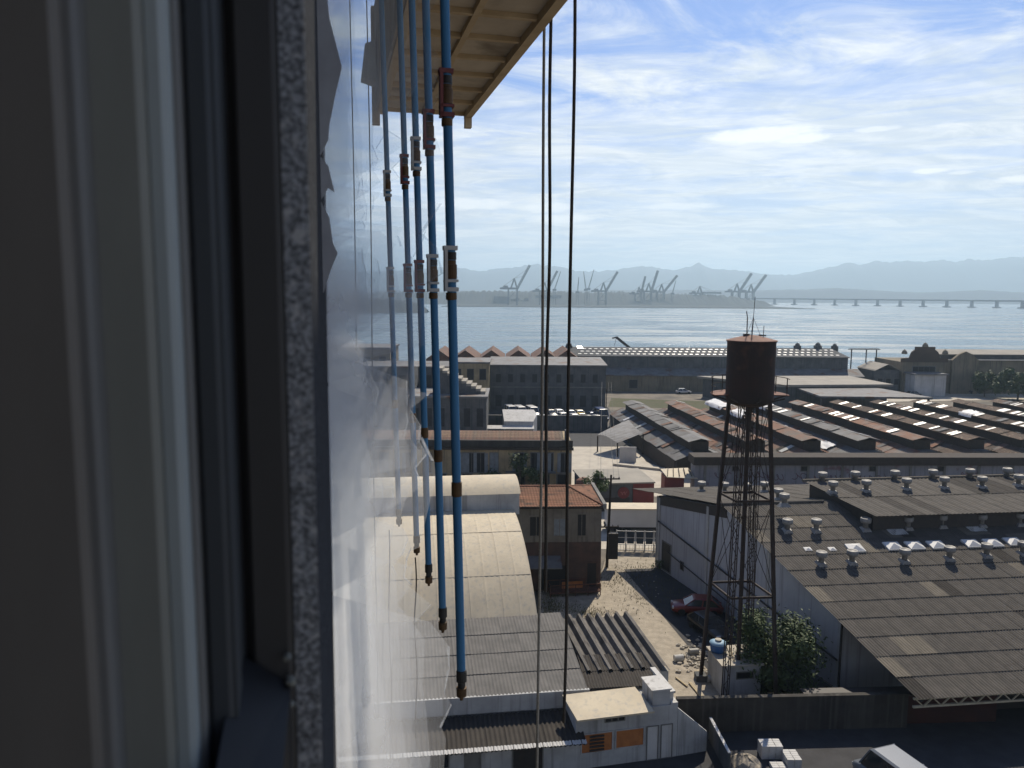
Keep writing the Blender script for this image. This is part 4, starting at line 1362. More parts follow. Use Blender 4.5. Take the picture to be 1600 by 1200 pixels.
# under-structure: rafters and the lit truss along the near eave
for s in (0.2, 7.4, 14.6, 21.8, 29):
    MB().bar(HP(T_W + 0.1, s, roof_z(T_W) - 0.45), HP(T_E - 0.3, s, Z_E - 0.32), 0.18, 0.3).build('rafter', m_steel, hg)
m_truss = mat('cream truss steel', (0.55, 0.50, 0.36), (0.40, 0.35, 0.25), 0.7, 3)
MB().bar(HP(T_E - 0.2, -0.5, Z_E - 0.16), HP(T_E - 0.2, HL, Z_E - 0.16), 0.12).build('truss_chord', m_truss, hg)
MB().bar(HP(T_E - 0.2, -0.5, Z_E - 0.66), HP(T_E - 0.2, HL, Z_E - 0.66), 0.12).build('truss_chord', m_truss, hg)
wbm = MB().bar((0, 0, 0), (0.55, 0, 0.5), 0.07).mesh('truss_web', m_truss)
wbm2 = MB().bar((0, 0, 0.5), (0.55, 0, 0), 0.07).mesh('truss_web', m_truss)
for k in range(36):
    p = HP(T_E - 0.2, -0.4 + k * 0.56, Z_E - 0.66)
    link('truss_web', wbm if k % 2 else wbm2, hg, mtx=frame_mtx(p, E2, square(-E1)))
MB().obox(HP(T_E - 0.35, 10.5, 0), E1 * 0.3, E2 * 0.3, UP * (Z_E - 0.7)).build('column', m_truss, hg)
MB().obox(HP(T_E - 0.35, 15.0, 0), E1 * 0.3, E2 * 0.3, UP * (Z_E - 0.7)).build('column', m_truss, hg)
# raised ridge monitor
mon = []
MS = 9.0
tn, tf_ = T_R + 4.6, T_R - 3.6
zm_n, zm_f = 9.15, 10.0
MB().obox(HP(tf_ + 0.4, MS + 0.4, 7.0), E1 * (tn - tf_ - 0.9), E2 * (HL - MS - 0.4), UP * 1.98).build('monitor_wall', m_steel, hg)
b = MB()
b.add([HP(tf_ + 0.4, MS + 0.38, 8.97), HP(tn - 0.5, MS + 0.38, 8.97), HP(tn - 0.5, MS + 0.38, zm_n), HP(tf_ + 0.4, MS + 0.38, zm_f - 0.1)], [(0, 1, 2, 3)])
b.build('monitor_end', m_steel, hg)
eym = HP(tn, 0, zm_n) - HP(tf_, 0, zm_f)
sheet_roof(hg, HP(tf_, MS, zm_f), E2, eym, HL - MS, eym.length, 1.05, eym.length / 2, 0.35, 0.03, [m_fibro, m_fibro_dark], 8, 'monitor_sheet', [75, 25], keep=in_view)
MB().tube(HP(tf_, MS, zm_f + 0.04), HP(tf_, HL, zm_f + 0.04), 0.13).build('monitor_ridge', m_fibro_pale, hg)

# round roof vents
vp = MB()
vp.lathe([(0.20, 0), (0.20, 0.55), (0.36, 0.62), (0.40, 0.72), (0.40, 0.98), (0.34, 1.02), (0.30, 0.96), (0.0, 0.94)], n=14)
vm = vp.mesh('vent', m_zinc, True)
fl = MB()
fl.hexa([(-0.42, -0.42, -0.1), (0.42, -0.42, -0.1), (0.42, 0.42, -0.1), (-0.42, 0.42, -0.1), (-0.24, -0.24, 0.22), (0.24, -0.24, 0.22), (0.24, 0.24, 0.22), (-0.24, 0.24, 0.22)])
fm = fl.mesh('flashing', m_zinc)


def vent(px, py, plane):
    """find the roof under the vent's foot"""
    r_ = ray(px, py)
    o = Vector((0, 0, CAM_Z))
    p0, n_ = plane[0], plane[1]
    k = (p0 - o).dot(n_) / r_.dot(n_)
    p = o + r_ * k
    v = link('vent', vm, hg, mtx=Matrix.Translation(p - UP * 0.03))
    link('flashing', fm, v, mtx=frame_mtx(p, E2, square(plane[2])))
    return p


EYE0 = Vector((0, 0, CAM_Z))
pl_near = (HP(T_R, 0, Z_R), E2.cross(ey).normalized(), ey)
pl_back = (HP(T_R, 0, Z_R), E2.cross(eyb).normalized(), eyb)
pl_mon = (HP(tf_, 0, zm_f), E2.cross(eym).normalized(), eym)
for px, py in ((1230, 830), (1275, 830), (1352, 828), (1418, 826), (1471, 823), (1533, 822), (1592, 820), (1283, 882), (1331, 880), (1413, 878), (1483, 874), (1541, 869), (1598, 866)):
    vent(px, py, pl_near)
for px, py in ((1096, 768), (1132, 770), (1168, 771), (1194, 769), (1216, 781), (1225, 790)):
    vent(px, py, pl_back)
for px, py in ((1301, 770), (1353, 768), (1416, 765), (1475, 763), (1534, 762), (1591, 759)):
    vent(px, py, pl_mon)
for px in (1285, 1336, 1398, 1457, 1515, 1573):            # vents along the monitor's own ridge
    r_ = ray(px, 750)
    nn = E2.cross(UP)
    q = HP(tf_ + 0.15, 0, zm_f)
    p = EYE0 + r_ * ((q - EYE0).dot(nn) / r_.dot(nn))
    s_ = (p - q).dot(E2)
    v = link('vent', vm, hg, mtx=Matrix.Translation(q + E2 * s_ - UP * 0.25))
# pale skylights let into the near slope
pyr = MB()
pyr.hexa([(-0.62, -0.5, 0), (0.62, -0.5, 0), (0.62, 0.5, 0), (-0.62, 0.5, 0), (-0.6, -0.48, 0.12), (0.6, -0.48, 0.12), (0.6, 0.48, 0.12), (-0.6, 0.48, 0.12)])
pyr.add([(-0.58, -0.46, 0.12), (0.58, -0.46, 0.12), (0.58, 0.46, 0.12), (-0.58, 0.46, 0.12), (0, 0, 0.34)], [(0, 1, 4), (1, 2, 4), (2, 3, 4), (3, 0, 4)])
m_sky = mat('white skylight dome', (0.80, 0.79, 0.75), (0.7, 0.69, 0.65), 0.4, 2)
pym = pyr.mesh('skylight', m_sky)
for px, py, s in ((1262, 859, 0.45), (1300, 859, 0.45), (1336, 858, 1), (1395, 855, 1), (1429, 854, 1), (1463, 853, 1), (1518, 851, 1), (1551, 850, 1), (1583, 848, 1)):
    r_ = ray(px, py)
    k = (pl_near[0] - Vector((0, 0, CAM_Z))).dot(pl_near[1]) / r_.dot(pl_near[1])
    p = Vector((0, 0, CAM_Z)) + r_ * k
    link('skylight', pym, hg, mtx=frame_mtx(p + UP * 0.03, E2, square(ey)) @ Matrix.Scale(s, 4))
sk = corr_mesh('clear_sheet', 1.5, 1.3, 0.177, 0.026, m_sky)
for px, py in ((1378, 822), (1500, 817)):
    r_ = ray(px, py)
    k = (pl_near[0] - Vector((0, 0, CAM_Z))).dot(pl_near[1]) / r_.dot(pl_near[1])
    p = Vector((0, 0, CAM_Z)) + r_ * k
    link('clear_sheet', sk, hg, mtx=frame_mtx(p + UP * 0.06, E2, square(ey)))

# ---------------------------------------------------------------- barrel-vaulted shed, lower left
VA = R(8.0)
V2 = Vector((math.cos(VA), math.sin(VA), 0))
V1 = Vector((math.sin(VA), -math.cos(VA), 0))
VO = Vector((0.25, 60.0, 0))


def VP(e, s, z):
    return VO + V1 * e + V2 * s + UP * z


vt = thing('vaulted_shed', 'white barrel-vaulted shed with a raised vault along its crest', 'shed', VO)
RISE, HALF, ZV = 4.0, 11.0, 4.75
RV = (HALF * HALF + RISE * RISE) / (2 * RISE)


def arc(f):
    a0 = math.asin(HALF / RV)
    a = -a0 + 2 * a0 * f
    return RV * math.sin(a), ZV + RV * math.cos(a) - (RV - RISE)


nst = 22
for c in range(30):
    w_ = 1.1
    b = MB()
    vs, fs = [], []
    nx = 6
    for j in range(nst + 1):
        e, z = arc(j / nst)
        for i in range(nx + 1):
            vs.append(VP(e, -c * w_ - w_ * i / nx - (0.01 if i == nx else 0), z + 0.012 * math.cos(i / nx * 2 * math.pi * 3) + (0.01 if c % 2 else 0)))
    for j in range(nst):
        for i in range(nx):
            fs.append((j * (nx + 1) + i, j * (nx + 1) + i + 1, (j + 1) * (nx + 1) + i + 1, (j + 1) * (nx + 1) + i))
    b.add(vs, fs)
    b.build('vault_sheet', m_barrel, vt, smooth=True)
b = MB()
n = 20
pts = [arc(j / n) for j in range(n + 1)]
b.add([VP(-HALF, -0.15, 0)] + [VP(e, -0.15, z - 0.06) for e, z in pts] + [VP(HALF, -0.15, 0)], [tuple(range(n + 3))])
b.add([VP(HALF - 0.3, -32, 0), VP(HALF - 0.3, -0.16, 0), VP(HALF - 0.3, -0.16, ZV), VP(HALF - 0.3, -32, ZV)], [(0, 1, 2, 3)])
b.build('end_wall', m_dirtywhite, vt)
for f_ in (0.66, 0.86):                 # lap lines across the vault
    e, z = arc(f_)
    e1_, z1_ = arc(f_ + 0.004)
    MB().hexa([VP(e, 0, z + 0.02), VP(e1_, 0, z1_ + 0.02), VP(e1_, -32, z1_ + 0.02), VP(e, -32, z + 0.02), VP(e, 0, z + 0.027), VP(e1_, 0, z1_ + 0.027), VP(e1_, -32, z1_ + 0.027), VP(e, -32, z + 0.027)]).build('lap_seam', m_barrel, vt)
# raised vault on the crest
b = MB()
vs, fs = [], []
nn = 10
for s in (0.6, -32):
    for j in range(nn + 1):
        a = -0.6 + 1.2 * j / nn
        vs.append(VP(-3.2 + 5.2 * math.sin(a) / math.sin(0.6) * 0.5, s, 10.0 + 1.0 * (math.cos(a) - math.cos(0.6)) / (1 - math.cos(0.6)) * 0.9))
for j in range(nn):
    fs.append((j, j + 1, nn + 1 + j + 1, nn + 1 + j))
b.add(vs, fs)
b.build('raised_vault', m_barrel, vt, smooth=True)
MB().obox(VP(-0.62, 0.5, 8.3), V2 * -32.5, V1 * -5.1, UP * 1.71).build('raised_wall', m_dirtywhite, vt)

# lean-to with dark corrugated roof in front of the vault
m_annex = mat('smooth grey sheet roofing', (0.185, 0.175, 0.16), (0.13, 0.125, 0.115), 0.9, 0.8, 9, rand=0.04)
lt = thing('front_annex', 'long low annex with dark corrugated roof in front of the vaulted shed', 'building', VP(16, 0, 0))
LE0, LE1, LZ0, LZ1 = HALF - 0.2, HALF + 7.6, ZV + 0.04, 3.55
eyl = VP(LE1, 0, LZ1) - VP(LE0, 0, LZ0)
sheet_roof(lt, VP(LE0, 1.6, LZ0), -V2, eyl, 19, eyl.length, 1.06, eyl.length / 4, 0.212, 0.016, [m_annex], 12)
eyr = eyl
b = MB()
b.obox(VP(LE1 + 0.02, 1.7, 2.6), V2 * -36, V1 * 0.18, UP * 0.98)
b.build('fascia', m_dirtywhite, lt)
MB().obox(VP(LE1 - 0.3, 2.0, 0), V2 * -36, V1 * 0.25, UP * 2.61).build('rear_wall', m_dirtywhite, lt)
ey3 = VP(LE1 + 2.9, 0, 2.02) - VP(LE1 + 0.2, 0, 2.5)
sheet_roof(lt, VP(LE1 + 0.2, 0.9, 2.5), -V2, ey3, 20, ey3.length, 1.06, ey3.length, 0.265, 0.045, [m_fibro_dark], 14, 'porch_sheet')
b = MB()
ed = corr_mesh('roof_edge', 1.06, 0.32, 0.177, 0.026, m_block)
for k in range(16):
    link('roof_edge', ed, lt, mtx=frame_mtx(VP(LE1 + 2.72, 0.9 - k * 1.06, 2.14 + (0.03 if k > 9 else 0)), -V2, ey3))
fw = LE1 + 2.3
MB().obox(VP(fw, 0.7, 0), V2 * -36, V1 * -0.25, UP * 2.02).build('wall', m_dirtywhite, lt)
ex_ = V2
for s, w_, h_, z_, m1 in ((-3.0, 1.6, 1.9, 0.02, m_steel), (-7.4, 0.9, 0.9, 0.9, m_glass), (-9.1, 0.5, 1.7, 0.05, m_steel), (-11.5, 0.9, 0.9, 0.9, m_glass), (-5.6, 0.8, 1.9, 0.02, m_trim)):
    opening(lt, VP(fw, s, z_), ex_, w_, h_, m_trim, m1, 'door' if h_ > 1.2 else 'window', 0.06, 0 if h_ > 1.2 else 1)

# ---------------------------------------------------------------- yard store: big-rib roof and plain corrugated roof
st = thing('yard_store', 'low store with deep-ribbed grey roof beside the gravel yard', 'building', G(960, 1040))
a = G(868, 968, 3.7)
b_ = G(986, 962, 3.7)
c_ = G(1057, 1047, 3.3)
ex1 = unit(a, b_)
eyk = (c_ - b_)
m_ribs = mat('grey ribbed concrete roofing', (0.20, 0.185, 0.165), (0.12, 0.112, 0.10), 0.95, 0.9, 9, rand=0.12, streak=None, c3=(0.07, 0.065, 0.06), s3=0.8, lo3=0.52, hi3=0.7)
W_k = (b_ - a).length
nr = 8
for k in range(nr):
    w_ = W_k / nr
    b = MB()
    vs = []
    for j in range(2):
        for x, z in ((0, 0), (0.12, 0.02), (0.30, 0.34), (0.52, 0.36), (0.82, 0.04), (1.0, 0.0)):
            vs.append((x * w_, j * eyk.length, z))
    b.add(vs, [(i, 6 + i, 7 + i, i + 1) for i in range(5)])
    link('roof_rib', b.mesh('roof_rib', m_ribs), st, mtx=frame_mtx(a + ex1 * (k * w_), ex1, eyk))
MB().prism([(p.x, p.y) for p in (G(880, 975, 3.4), a + eyk * 0.95 + ex1 * 0.5, c_ - ex1 * 0.4 - eyk * 0.03, b_ - ex1 * 0.4 + eyk * 0.03)], -0.1, [3.5, 3.15, 3.15, 3.5]).build('wall', m_dirtywhite, st)
a2, b2 = G(902, 1024, 3.62), G(990, 1020, 3.62)
ey2 = G(1010, 1070, 3.35) - b2
sheet_roof(st, a2, unit(a2, b2), ey2, (b2 - a2).length, ey2.length, 1.06, ey2.length / 2, 0.177, 0.03, [m_fibro_dark], 18)

# ---------------------------------------------------------------- white house at the bottom
wh = thing('white_house', 'white rendered house with orange boarded windows and pale awning', 'house', G(990, 1190))
HD = unit(G(905, 1190), G(1040, 1172))
HN = Vector((HD.y, -HD.x, 0))                 # towards us
h0 = G(897, 1200)
h0 = h0 + HN * 0.2
Lh = 6.0


def WP(s, d, z):
    return h0 + HD * s - HN * d + UP * z


MB().obox(WP(0, 0, -0.1), HD * Lh, -HN * 4.6, UP * 3.25).build('wall', m_dirtywhite, wh)
MB().slab([WP(-0.1, -0.55, 3.22), WP(4.35, -0.55, 3.22), WP(4.0, 1.5, 3.62), WP(-0.35, 1.5, 3.62)], 0.10).build('awning', m_barrel, wh)
MB().obox(WP(4.5, 0.1, 3.16), HD * 1.05, -HN * 1.5, UP * 0.85).build('parapet_block', m_dirtywhite, wh)
MB().obox(WP(4.42, 0.05, 4.013), HD * 1.2, -HN * 1.6, UP * 0.08).build('parapet_cap', m_white, wh)
MB().obox(WP(5.6, 0.0, 3.16), HD * 0.40, -HN * 4.4, UP * 0.10).build('ledge', m_white, wh)
for k in range(4):
    MB().obox(WP(5.65, 0.4 + k * 0.7, 3.26), HD * 0.25, -HN * 0.2, UP * 0.45).build('rail_post', m_white, wh)
MB().obox(WP(5.6, 0.2, 3.71), HD * 0.32, -HN * 2.9, UP * 0.12).build('rail', m_white, wh)
w1 = opening(wh, WP(0.35, 0, 0.95), HD, 1.75, 1.05, m_dirtywhite, m_orange, 'window', 0.07)
for k in range(5):
    MB().obox(WP(0.78, -0.075, 1.02 + k * 0.2), HD * 0.85, HN * 0.02, UP * 0.11).build('louvre', m_steel, w1)
opening(wh, WP(2.35, 0, 1.0), HD, 1.6, 1.0, m_dirtywhite, m_orange, 'boarded_window', 0.07)
opening(wh, WP(1.7, 0, 2.62), HD, 1.1, 0.42, m_trim, m_glass, 'window', 0.05, 2)
opening(wh, WP(4.2, 0, 0.05), HD, 0.62, 1.95, m_trim, m_white, 'door', 0.05)
opening(wh, WP(5.05, 0, 0.05), HD, 0.62, 1.95, m_trim, m_white, 'door', 0.05)
b = MB()
b.prism([tuple(WP(Lh + 0.02, 0, 0))[:2], tuple(WP(Lh + 1.9, 0.1, 0))[:2], tuple(WP(Lh + 1.9, 0.3, 0))[:2], tuple(WP(Lh + 0.02, 0.25, 0))[:2]], -0.1, [2.9, 1.2, 1.2, 2.9])
b.build('garden_wall', m_dirtywhite, wh)
# ================================================================ STREET CORNER, YARD, WATER TOWER
patch('gravel_yard', [G(845, 1030), G(845, 925), G(938, 902), G(950, 858), G(1034, 856), G(1036, 890), G(1130, 1000), G(1330, 1085), G(1320, 1100), G(1085, 1102), G(1000, 1075)], 0.020, m_gravel)
patch('hangar_shade_patch', [G(975, 890), G(1035, 888), G(1312, 1082), G(1135, 1082)], 0.032, m_asphalt)  # asphalt-coloured patch that paints in the hangar's cast shadow
patch('front_court', [G(1040, 1140), G(1700, 1100), G(1800, 1400), G(700, 1400), G(880, 1200)], 0.018, m_asphalt)
patch('side_street', [G(900, 858), G(1060, 858), G(1085, 790), G(900, 790)], 0.012, m_conc)

# ---------------------------------------------------------------- long ochre building with shallow tiled roof
oc = thing('ochre_building', 'long stained ochre building with tall shuttered windows and tiled roof', 'building', G(800, 770))
OY = 99.0
ox0, ox1 = -24.0, AT(893, 740, OY).x
oz = AT(800, 692, OY).z
MB().box(ox0, OY, -0.1, ox1, OY + 9, oz).build('wall', m_ochre, oc)
MB().box(ox0 - 0.2, OY - 0.35, oz - 0.9, ox1 + 0.2, OY + 0.02, oz - 0.55).build('cornice', m_wood, oc)
MB().box(ox0 - 0.1, OY - 0.2, oz - 0.5, ox1 + 0.1, OY + 0.3, oz + 0.35).build('parapet', m_darkwall, oc)
zr = AT(800, 673, OY + 4.5).z
eyo = Vector((0, -4.2, -(zr - oz - 0.1)))
tiled_slope(oc, Vector((ox0, OY + 4.5, zr)), (1, 0, 0), eyo, ox1 - ox0 - 1.0, ox1 - ox0 - 1.0, eyo.length, m_redtile, 0.6, 0.5)
MB().box(ox1 - 0.9, OY + 0.6, oz, ox1 - 0.5, OY + 1.4, oz + 1.6).build('chimney', m_stucco, oc)
m_shut = mat('faded green-grey shutter', (0.28, 0.31, 0.32), (0.20, 0.22, 0.23), 0.8, 2)
for k, px in enumerate((600, 640, 668, 722, 737, 751, 772, 812, 836, 850, 858, 882)):
    x = AT(px, 720, OY).x
    wdt = 1.0
    zz = AT(px, 738, OY).z
    hgt = AT(px, 708, OY).z - zz
    w = opening(oc, Vector((x - wdt / 2, OY, zz)), Vector((1, 0, 0)), wdt, hgt, m_trim, m_dark if k % 3 else m_shut, 'window', 0.12, 1)
    if k % 2:
        for sg in (-1, 1):
            MB().obox(Vector((x + sg * 0.62 - 0.22 + sg * 0.1, OY - 0.1, zz)), (0.44, 0, 0), (0, 0.06, 0), (0, 0, hgt)).build('shutter', m_shut, w)
for k, px in enumerate((640, 690, 730, 775, 812, 850, 878)):
    x = AT(px, 755, OY).x
    opening(oc, Vector((x - 0.6, OY, 0.1)), Vector((1, 0, 0)), 1.2, 2.4, m_trim, m_dark, 'doorway', 0.15)
MB().box(AT(790, 750, OY).x, OY - 0.9, 2.8, AT(868, 750, OY).x, OY + 0.02, 2.95).build('balcony', m_trim, oc)


# ---------------------------------------------------------------- plants
m_leaf = mat('dark green leaf', (0.045, 0.075, 0.022), (0.075, 0.105, 0.035), 0.7, 0.8, 5, spec=0.3)
m_leaf2 = mat('bright green leaf', (0.085, 0.13, 0.03), (0.06, 0.09, 0.025), 0.7, 0.8, 5)
m_bark = mat('grey bark', (0.12, 0.095, 0.07), (0.07, 0.055, 0.045), 0.95, 4, 6)


def plant(name, label, cat, base, h, rx, rz, n, leaf, m, seed, trunk=True, group=None, clumps=9, squash=1.0):
    rr = random.Random(seed)
    base = Vector(base)
    t = thing(name, label, cat, base, group)
    top = base + UP * h
    cz = h - rz
    cl = []
    for k in range(clumps):
        a = rr.uniform(0, 6.28)
        rad = math.sqrt(rr.uniform(0.05, 1))
        cl.append((base + Vector((math.cos(a) * rx * 0.72 * rad, math.sin(a) * rx * 0.72 * rad * squash, cz + rr.uniform(-0.75, 0.7) * rz)), rr.uniform(0.28, 0.52) * min(rx, rz)))
    b = MB()
    for k in range(n):
        c, r_ = rr.choice(cl)
        u = Vector((rr.gauss(0, 1), rr.gauss(0, 1), rr.gauss(0, 1))).normalized()
        p = c + u * r_ * ((0.45 + 0.6 * rr.random()) if rr.random() < 0.82 else rr.uniform(1.0, 1.7))
        nn = (u + Vector((rr.uniform(-1, 1), rr.uniform(-1, 1), rr.uniform(-0.4, 1.2))) * 0.8).normalized()
        a = nn.orthogonal().normalized()
        a = (a * math.cos(k) + nn.cross(a) * math.sin(k))
        c2 = nn.cross(a)
        s = leaf * rr.uniform(0.6, 1.3)
        b.add([p - a * s, p + c2 * s * 0.45, p + a * s, p - c2 * s * 0.45], [(0, 1, 2, 3)])
    b.build('crown', m, t, kind=None)
    if trunk:
        q = MB()
        fork = base + Vector((0, 0, cz - rz * 0.45 if cz - rz * 0.45 > 0.3 else 0.3))
        q.tube(base - UP * 0.1, fork, max(0.05, h * 0.028), max(0.035, h * 0.02), 7)
        for c, r_ in cl[:6]:
            q.tube(fork - UP * 0.1, c, max(0.03, h * 0.014), 0.015, 5)
        q.build('trunk', m_bark, t)
    return t


gp6 = 'plants growing on the ochre facade'
for k, (px, py, h, lb) in enumerate(((812, 742, 3.6, 'dark shrub before a tall window of the ochre building'), (838, 765, 4.4, 'dense dark shrub below the balcony behind the ropes'), (745, 762, 3.0, 'low shrub against the ochre wall right of the thickest blue pole'), (770, 768, 3.4, 'shrub in front of the ochre building left of the ropes'), (795, 766, 2.6, 'small shrub between the two shrubs at the ochre wall'))):
    p = G(px, 775)
    plant('facade_shrub', lb, 'shrub', (p.x, p.y - 0.5, 0), h + (2.2 if py < 750 else 0), 1.6, 1.5, 900, 0.16, m_leaf, 60 + k, True, gp6)

# ---------------------------------------------------------------- two-storey house with terracotta roof
th = thing('terracotta_house', 'two-storey stained house with hipped terracotta roof by the gravel yard', 'house', G(930, 925))
c0 = G(938, 922)
TD = Vector((1, 0.04, 0)).normalized()
TN = Vector((TD.y, -TD.x, 0))


def TP(s, d, z):
    return c0 + TD * s - TN * d + UP * z


m_thw = mat('grimy buff render', (0.27, 0.24, 0.19), (0.18, 0.16, 0.13), 0.95, 0.8, 9, streak=(0.07, 0.062, 0.052))
MB().obox(TP(-12, 0, -0.1), TD * 12, -TN * 7.0, UP * 4.5).build('ground_floor', m_brick, th)
MB().obox(TP(-12, 0.03, 4.41), TD * 11.98, -TN * 6.95, UP * 3.15).build('upper_floor', m_thw, th)
ze_, zr_ = 7.62, 8.5
MB().slab([TP(-12.3, -0.35, ze_), TP(0.3, -0.35, ze_), TP(0.3, 7.2, ze_), TP(-12.3, 7.2, ze_)], 0.12).build('eaves', m_wood, th)
ex_t, dep = 12.0, 3.6
tiled_slope(th, TP(-9.6, dep, zr_), TD, TP(0, -0.35, ze_ + 0.06) - TP(0, dep, zr_), 7.0, 12.3, (TP(0, -0.35, ze_) - TP(0, dep, zr_)).length, m_tile, 0.36, 0.26, 0.0, -2.7)
# hip end on the right, and the back slope
tiled_slope(th, TP(-2.6, dep, zr_), -TN, TP(0.25, 0, ze_ + 0.06) - TP(-2.6, 0, zr_), 0.3, 7.2, (TP(0.25, 0, ze_) - TP(-2.6, 0, zr_)).length, m_tile, 0.36, 0.26, 0.0, -3.6)
tiled_slope(th, TP(-2.6, dep, zr_), -TD, TP(0, 7.2, ze_ + 0.06) - TP(0, dep, zr_), 7.0, 12.3, (TP(0, 7.2, ze_) - TP(0, dep, zr_)).length, m_tile, 0.36, 0.26, 0.0, -2.7)
for q0, q1 in ((TP(-9.6, dep, zr_ + 0.05), TP(-2.6, dep, zr_ + 0.05)), (TP(-2.6, dep, zr_ + 0.05), TP(0.2, -0.3, ze_ + 0.1)), (TP(-2.6, dep, zr_ + 0.05), TP(0.2, 7.1, ze_ + 0.1)), (TP(-9.6, dep, zr_ + 0.05), TP(-12.2, -0.3, ze_ + 0.1))):
    MB().tube(q0, q1, 0.10, n=8).build('hip_tiles', m_tile, th)
MB().obox(TP(0.05, -0.4, ze_ - 0.1), TD * 0.3, -TN * 7.7, UP * 0.42).build('parapet', m_trim, th)
for s, w_, h_, mm in ((-6.3, 1.1, 1.7, m_dark), (-4.2, 1.0, 1.5, m_shut), (-2.1, 0.7, 1.9, m_dark), (-9.0, 1.1, 1.7, m_dark)):
    opening(th, TP(s, 0.03, 5.0), TD, w_, h_, m_thw, mm, 'window', 0.1, 1)
for s, w_, h_ in ((-1.2, 0.8, 2.4), (-5.5, 2.6, 2.2)):
    opening(th, TP(s, 0, 0.1), TD, w_, h_, m_brick, m_dark, 'doorway', 0.1)
MB().slab([TP(-8.0, -1.8, 2.7), TP(-3.6, -1.8, 2.7), TP(-3.6, -0.02, 3.2), TP(-8.0, -0.02, 3.2)], 0.08).build('porch_roof', m_greyroof, th)

# ---------------------------------------------------------------- shop with a round red sign
rs = thing('red_shop', 'low shop with grey front, round red sign and red side wall', 'shop', G(960, 800))
s0, s1 = G(915, 800), G(988, 798)
SD = unit(s0, s1)
SN = Vector((SD.y, -SD.x, 0))
zt = AT(960, 757, s0.y).z
ls = (s1 - s0).length
MB().obox(s0, SD * ls, -SN * 7, UP * zt).build('wall', m_stucco, rs)
MB().obox(s0 - SD * 0.2 + SN * 0.3 + UP * (zt + 0.003), SD * (ls + 2.9), -SN * 7.5, UP * 0.16).build('roof', m_slab, rs)
MB().obox(s1 + SD * 0.01 + SN * 0.1, SD * 2.6, -SN * 6.4, UP * (zt - 0.05)).build('side_wall', m_redsign, rs)
cs = s0 + SD * (ls * 0.80) + UP * (zt - 1.15) + SN * 0.0
b = MB()
b.tube(cs - SN * 0.02, cs + SN * 0.10, 0.72, n=28)
sg = b.build('round_sign', m_redsign, rs)
m_pink = mat('faded sign print', (0.42, 0.16, 0.15), (0.38, 0.12, 0.11), 0.7, 2)
b = MB()
prev = None
for q in range(30):
    u = q / 29
    pnt = cs + SN * 0.108 + SD * (-0.42 + 0.84 * u) + UP * (0.16 * math.sin(u * 15) + 0.10 * math.cos(u * 31))
    if prev is not None:
        e = (pnt - prev).normalized()
        pp = e.cross(SN).normalized() * 0.035
        b.add([prev - pp, prev + pp, pnt + pp, pnt - pp], [(0, 1, 2, 3)])
    prev = pnt
b.build('sign_print', m_pink, sg)
MB().obox(s0 + SD * 0.4 + SN * 0.02, SD * (ls - 0.8), SN * 0.05, UP * 1.7).build('shutter', m_steel, rs)
t = thing('red_kiosk', 'small red kiosk with a broken pale roof left of the long wall', 'kiosk', G(1060, 765))
k0 = G(1038, 768)
MB().box(k0.x, k0.y, 0, k0.x + 2.6, k0.y + 2.4, 2.0).build('wall', m_redsign, t)
MB().slab([(k0.x + 0.2, k0.y - 0.5, 2.1), (k0.x + 4.3, k0.y - 0.4, 1.9), (k0.x + 3.7, k0.y + 2.9, 2.6), (k0.x - 0.1, k0.y + 2.6, 2.5)], 0.06).build('roof', m_barrel, t)
for k in range(5):
    MB().bar((k0.x + 0.3 + k * 0.8, k0.y - 0.3, 2.2), (k0.x + 0.9 + k * 0.7, k0.y + 2.4, 2.66), 0.1).build('loose_plank', m_wood, t)
t = thing('roof_tank', 'squat brown water drum on a roof beside the street corner', 'drum', G(910, 757, 3.2))
p = G(912, 762, 2.6)
MB().lathe([(0.0, 0), (0.85, 0), (0.95, 0.2), (0.95, 0.9), (0.6, 1.15), (0, 1.2)], p, 16).build('drum_body', m_rustroof, t, smooth=True)
MB().lathe([(0.25, 0), (0.25, 0.12), (0, 0.14)], p + UP * 1.18, 10).build('lid', m_rustroof, t)
MB().box(p.x - 1.2, p.y - 1.2, 0, p.x + 1.2, p.y + 1.2, 2.6).build('stand', m_stucco, t)

# white truck body behind the gate
tk = thing('box_truck', 'long white box truck parked behind the steel gate', 'truck', G(990, 832))
q0 = G(948, 834)
MB().box(q0.x, q0.y, 0.75, q0.x + 6.0, q0.y + 2.3, 2.75).build('cargo_box', paint['white'], tk)
MB().box(q0.x - 0.2, q0.y - 0.15, 2.753, q0.x + 6.1, q0.y + 2.4, 2.85).build('roof', m_barrel, tk)
MB().hexa([(q0.x + 6.05, q0.y, 0.5), (q0.x + 7.8, q0.y, 0.5), (q0.x + 7.8, q0.y + 2.2, 0.5), (q0.x + 6.05, q0.y + 2.2, 0.5), (q0.x + 6.05, q0.y + 0.05, 2.4), (q0.x + 7.2, q0.y + 0.05, 2.4), (q0.x + 7.2, q0.y + 2.15, 2.4), (q0.x + 6.05, q0.y + 2.15, 2.4)]).build('cab', paint['white'], tk)
for x in (1.2, 2.2, 6.9):
    for y in (0.15, 2.1):
        MB().tube((q0.x + x, q0.y + y - 0.14, 0.45), (q0.x + x, q0.y + y + 0.14, 0.45), 0.45, n=14).build('wheel', m_tyre, tk)
MB().box(q0.x - 0.1, q0.y + 0.05, 0.5, q0.x + 6.1, q0.y + 2.2, 0.74).build('chassis', m_steel, tk)
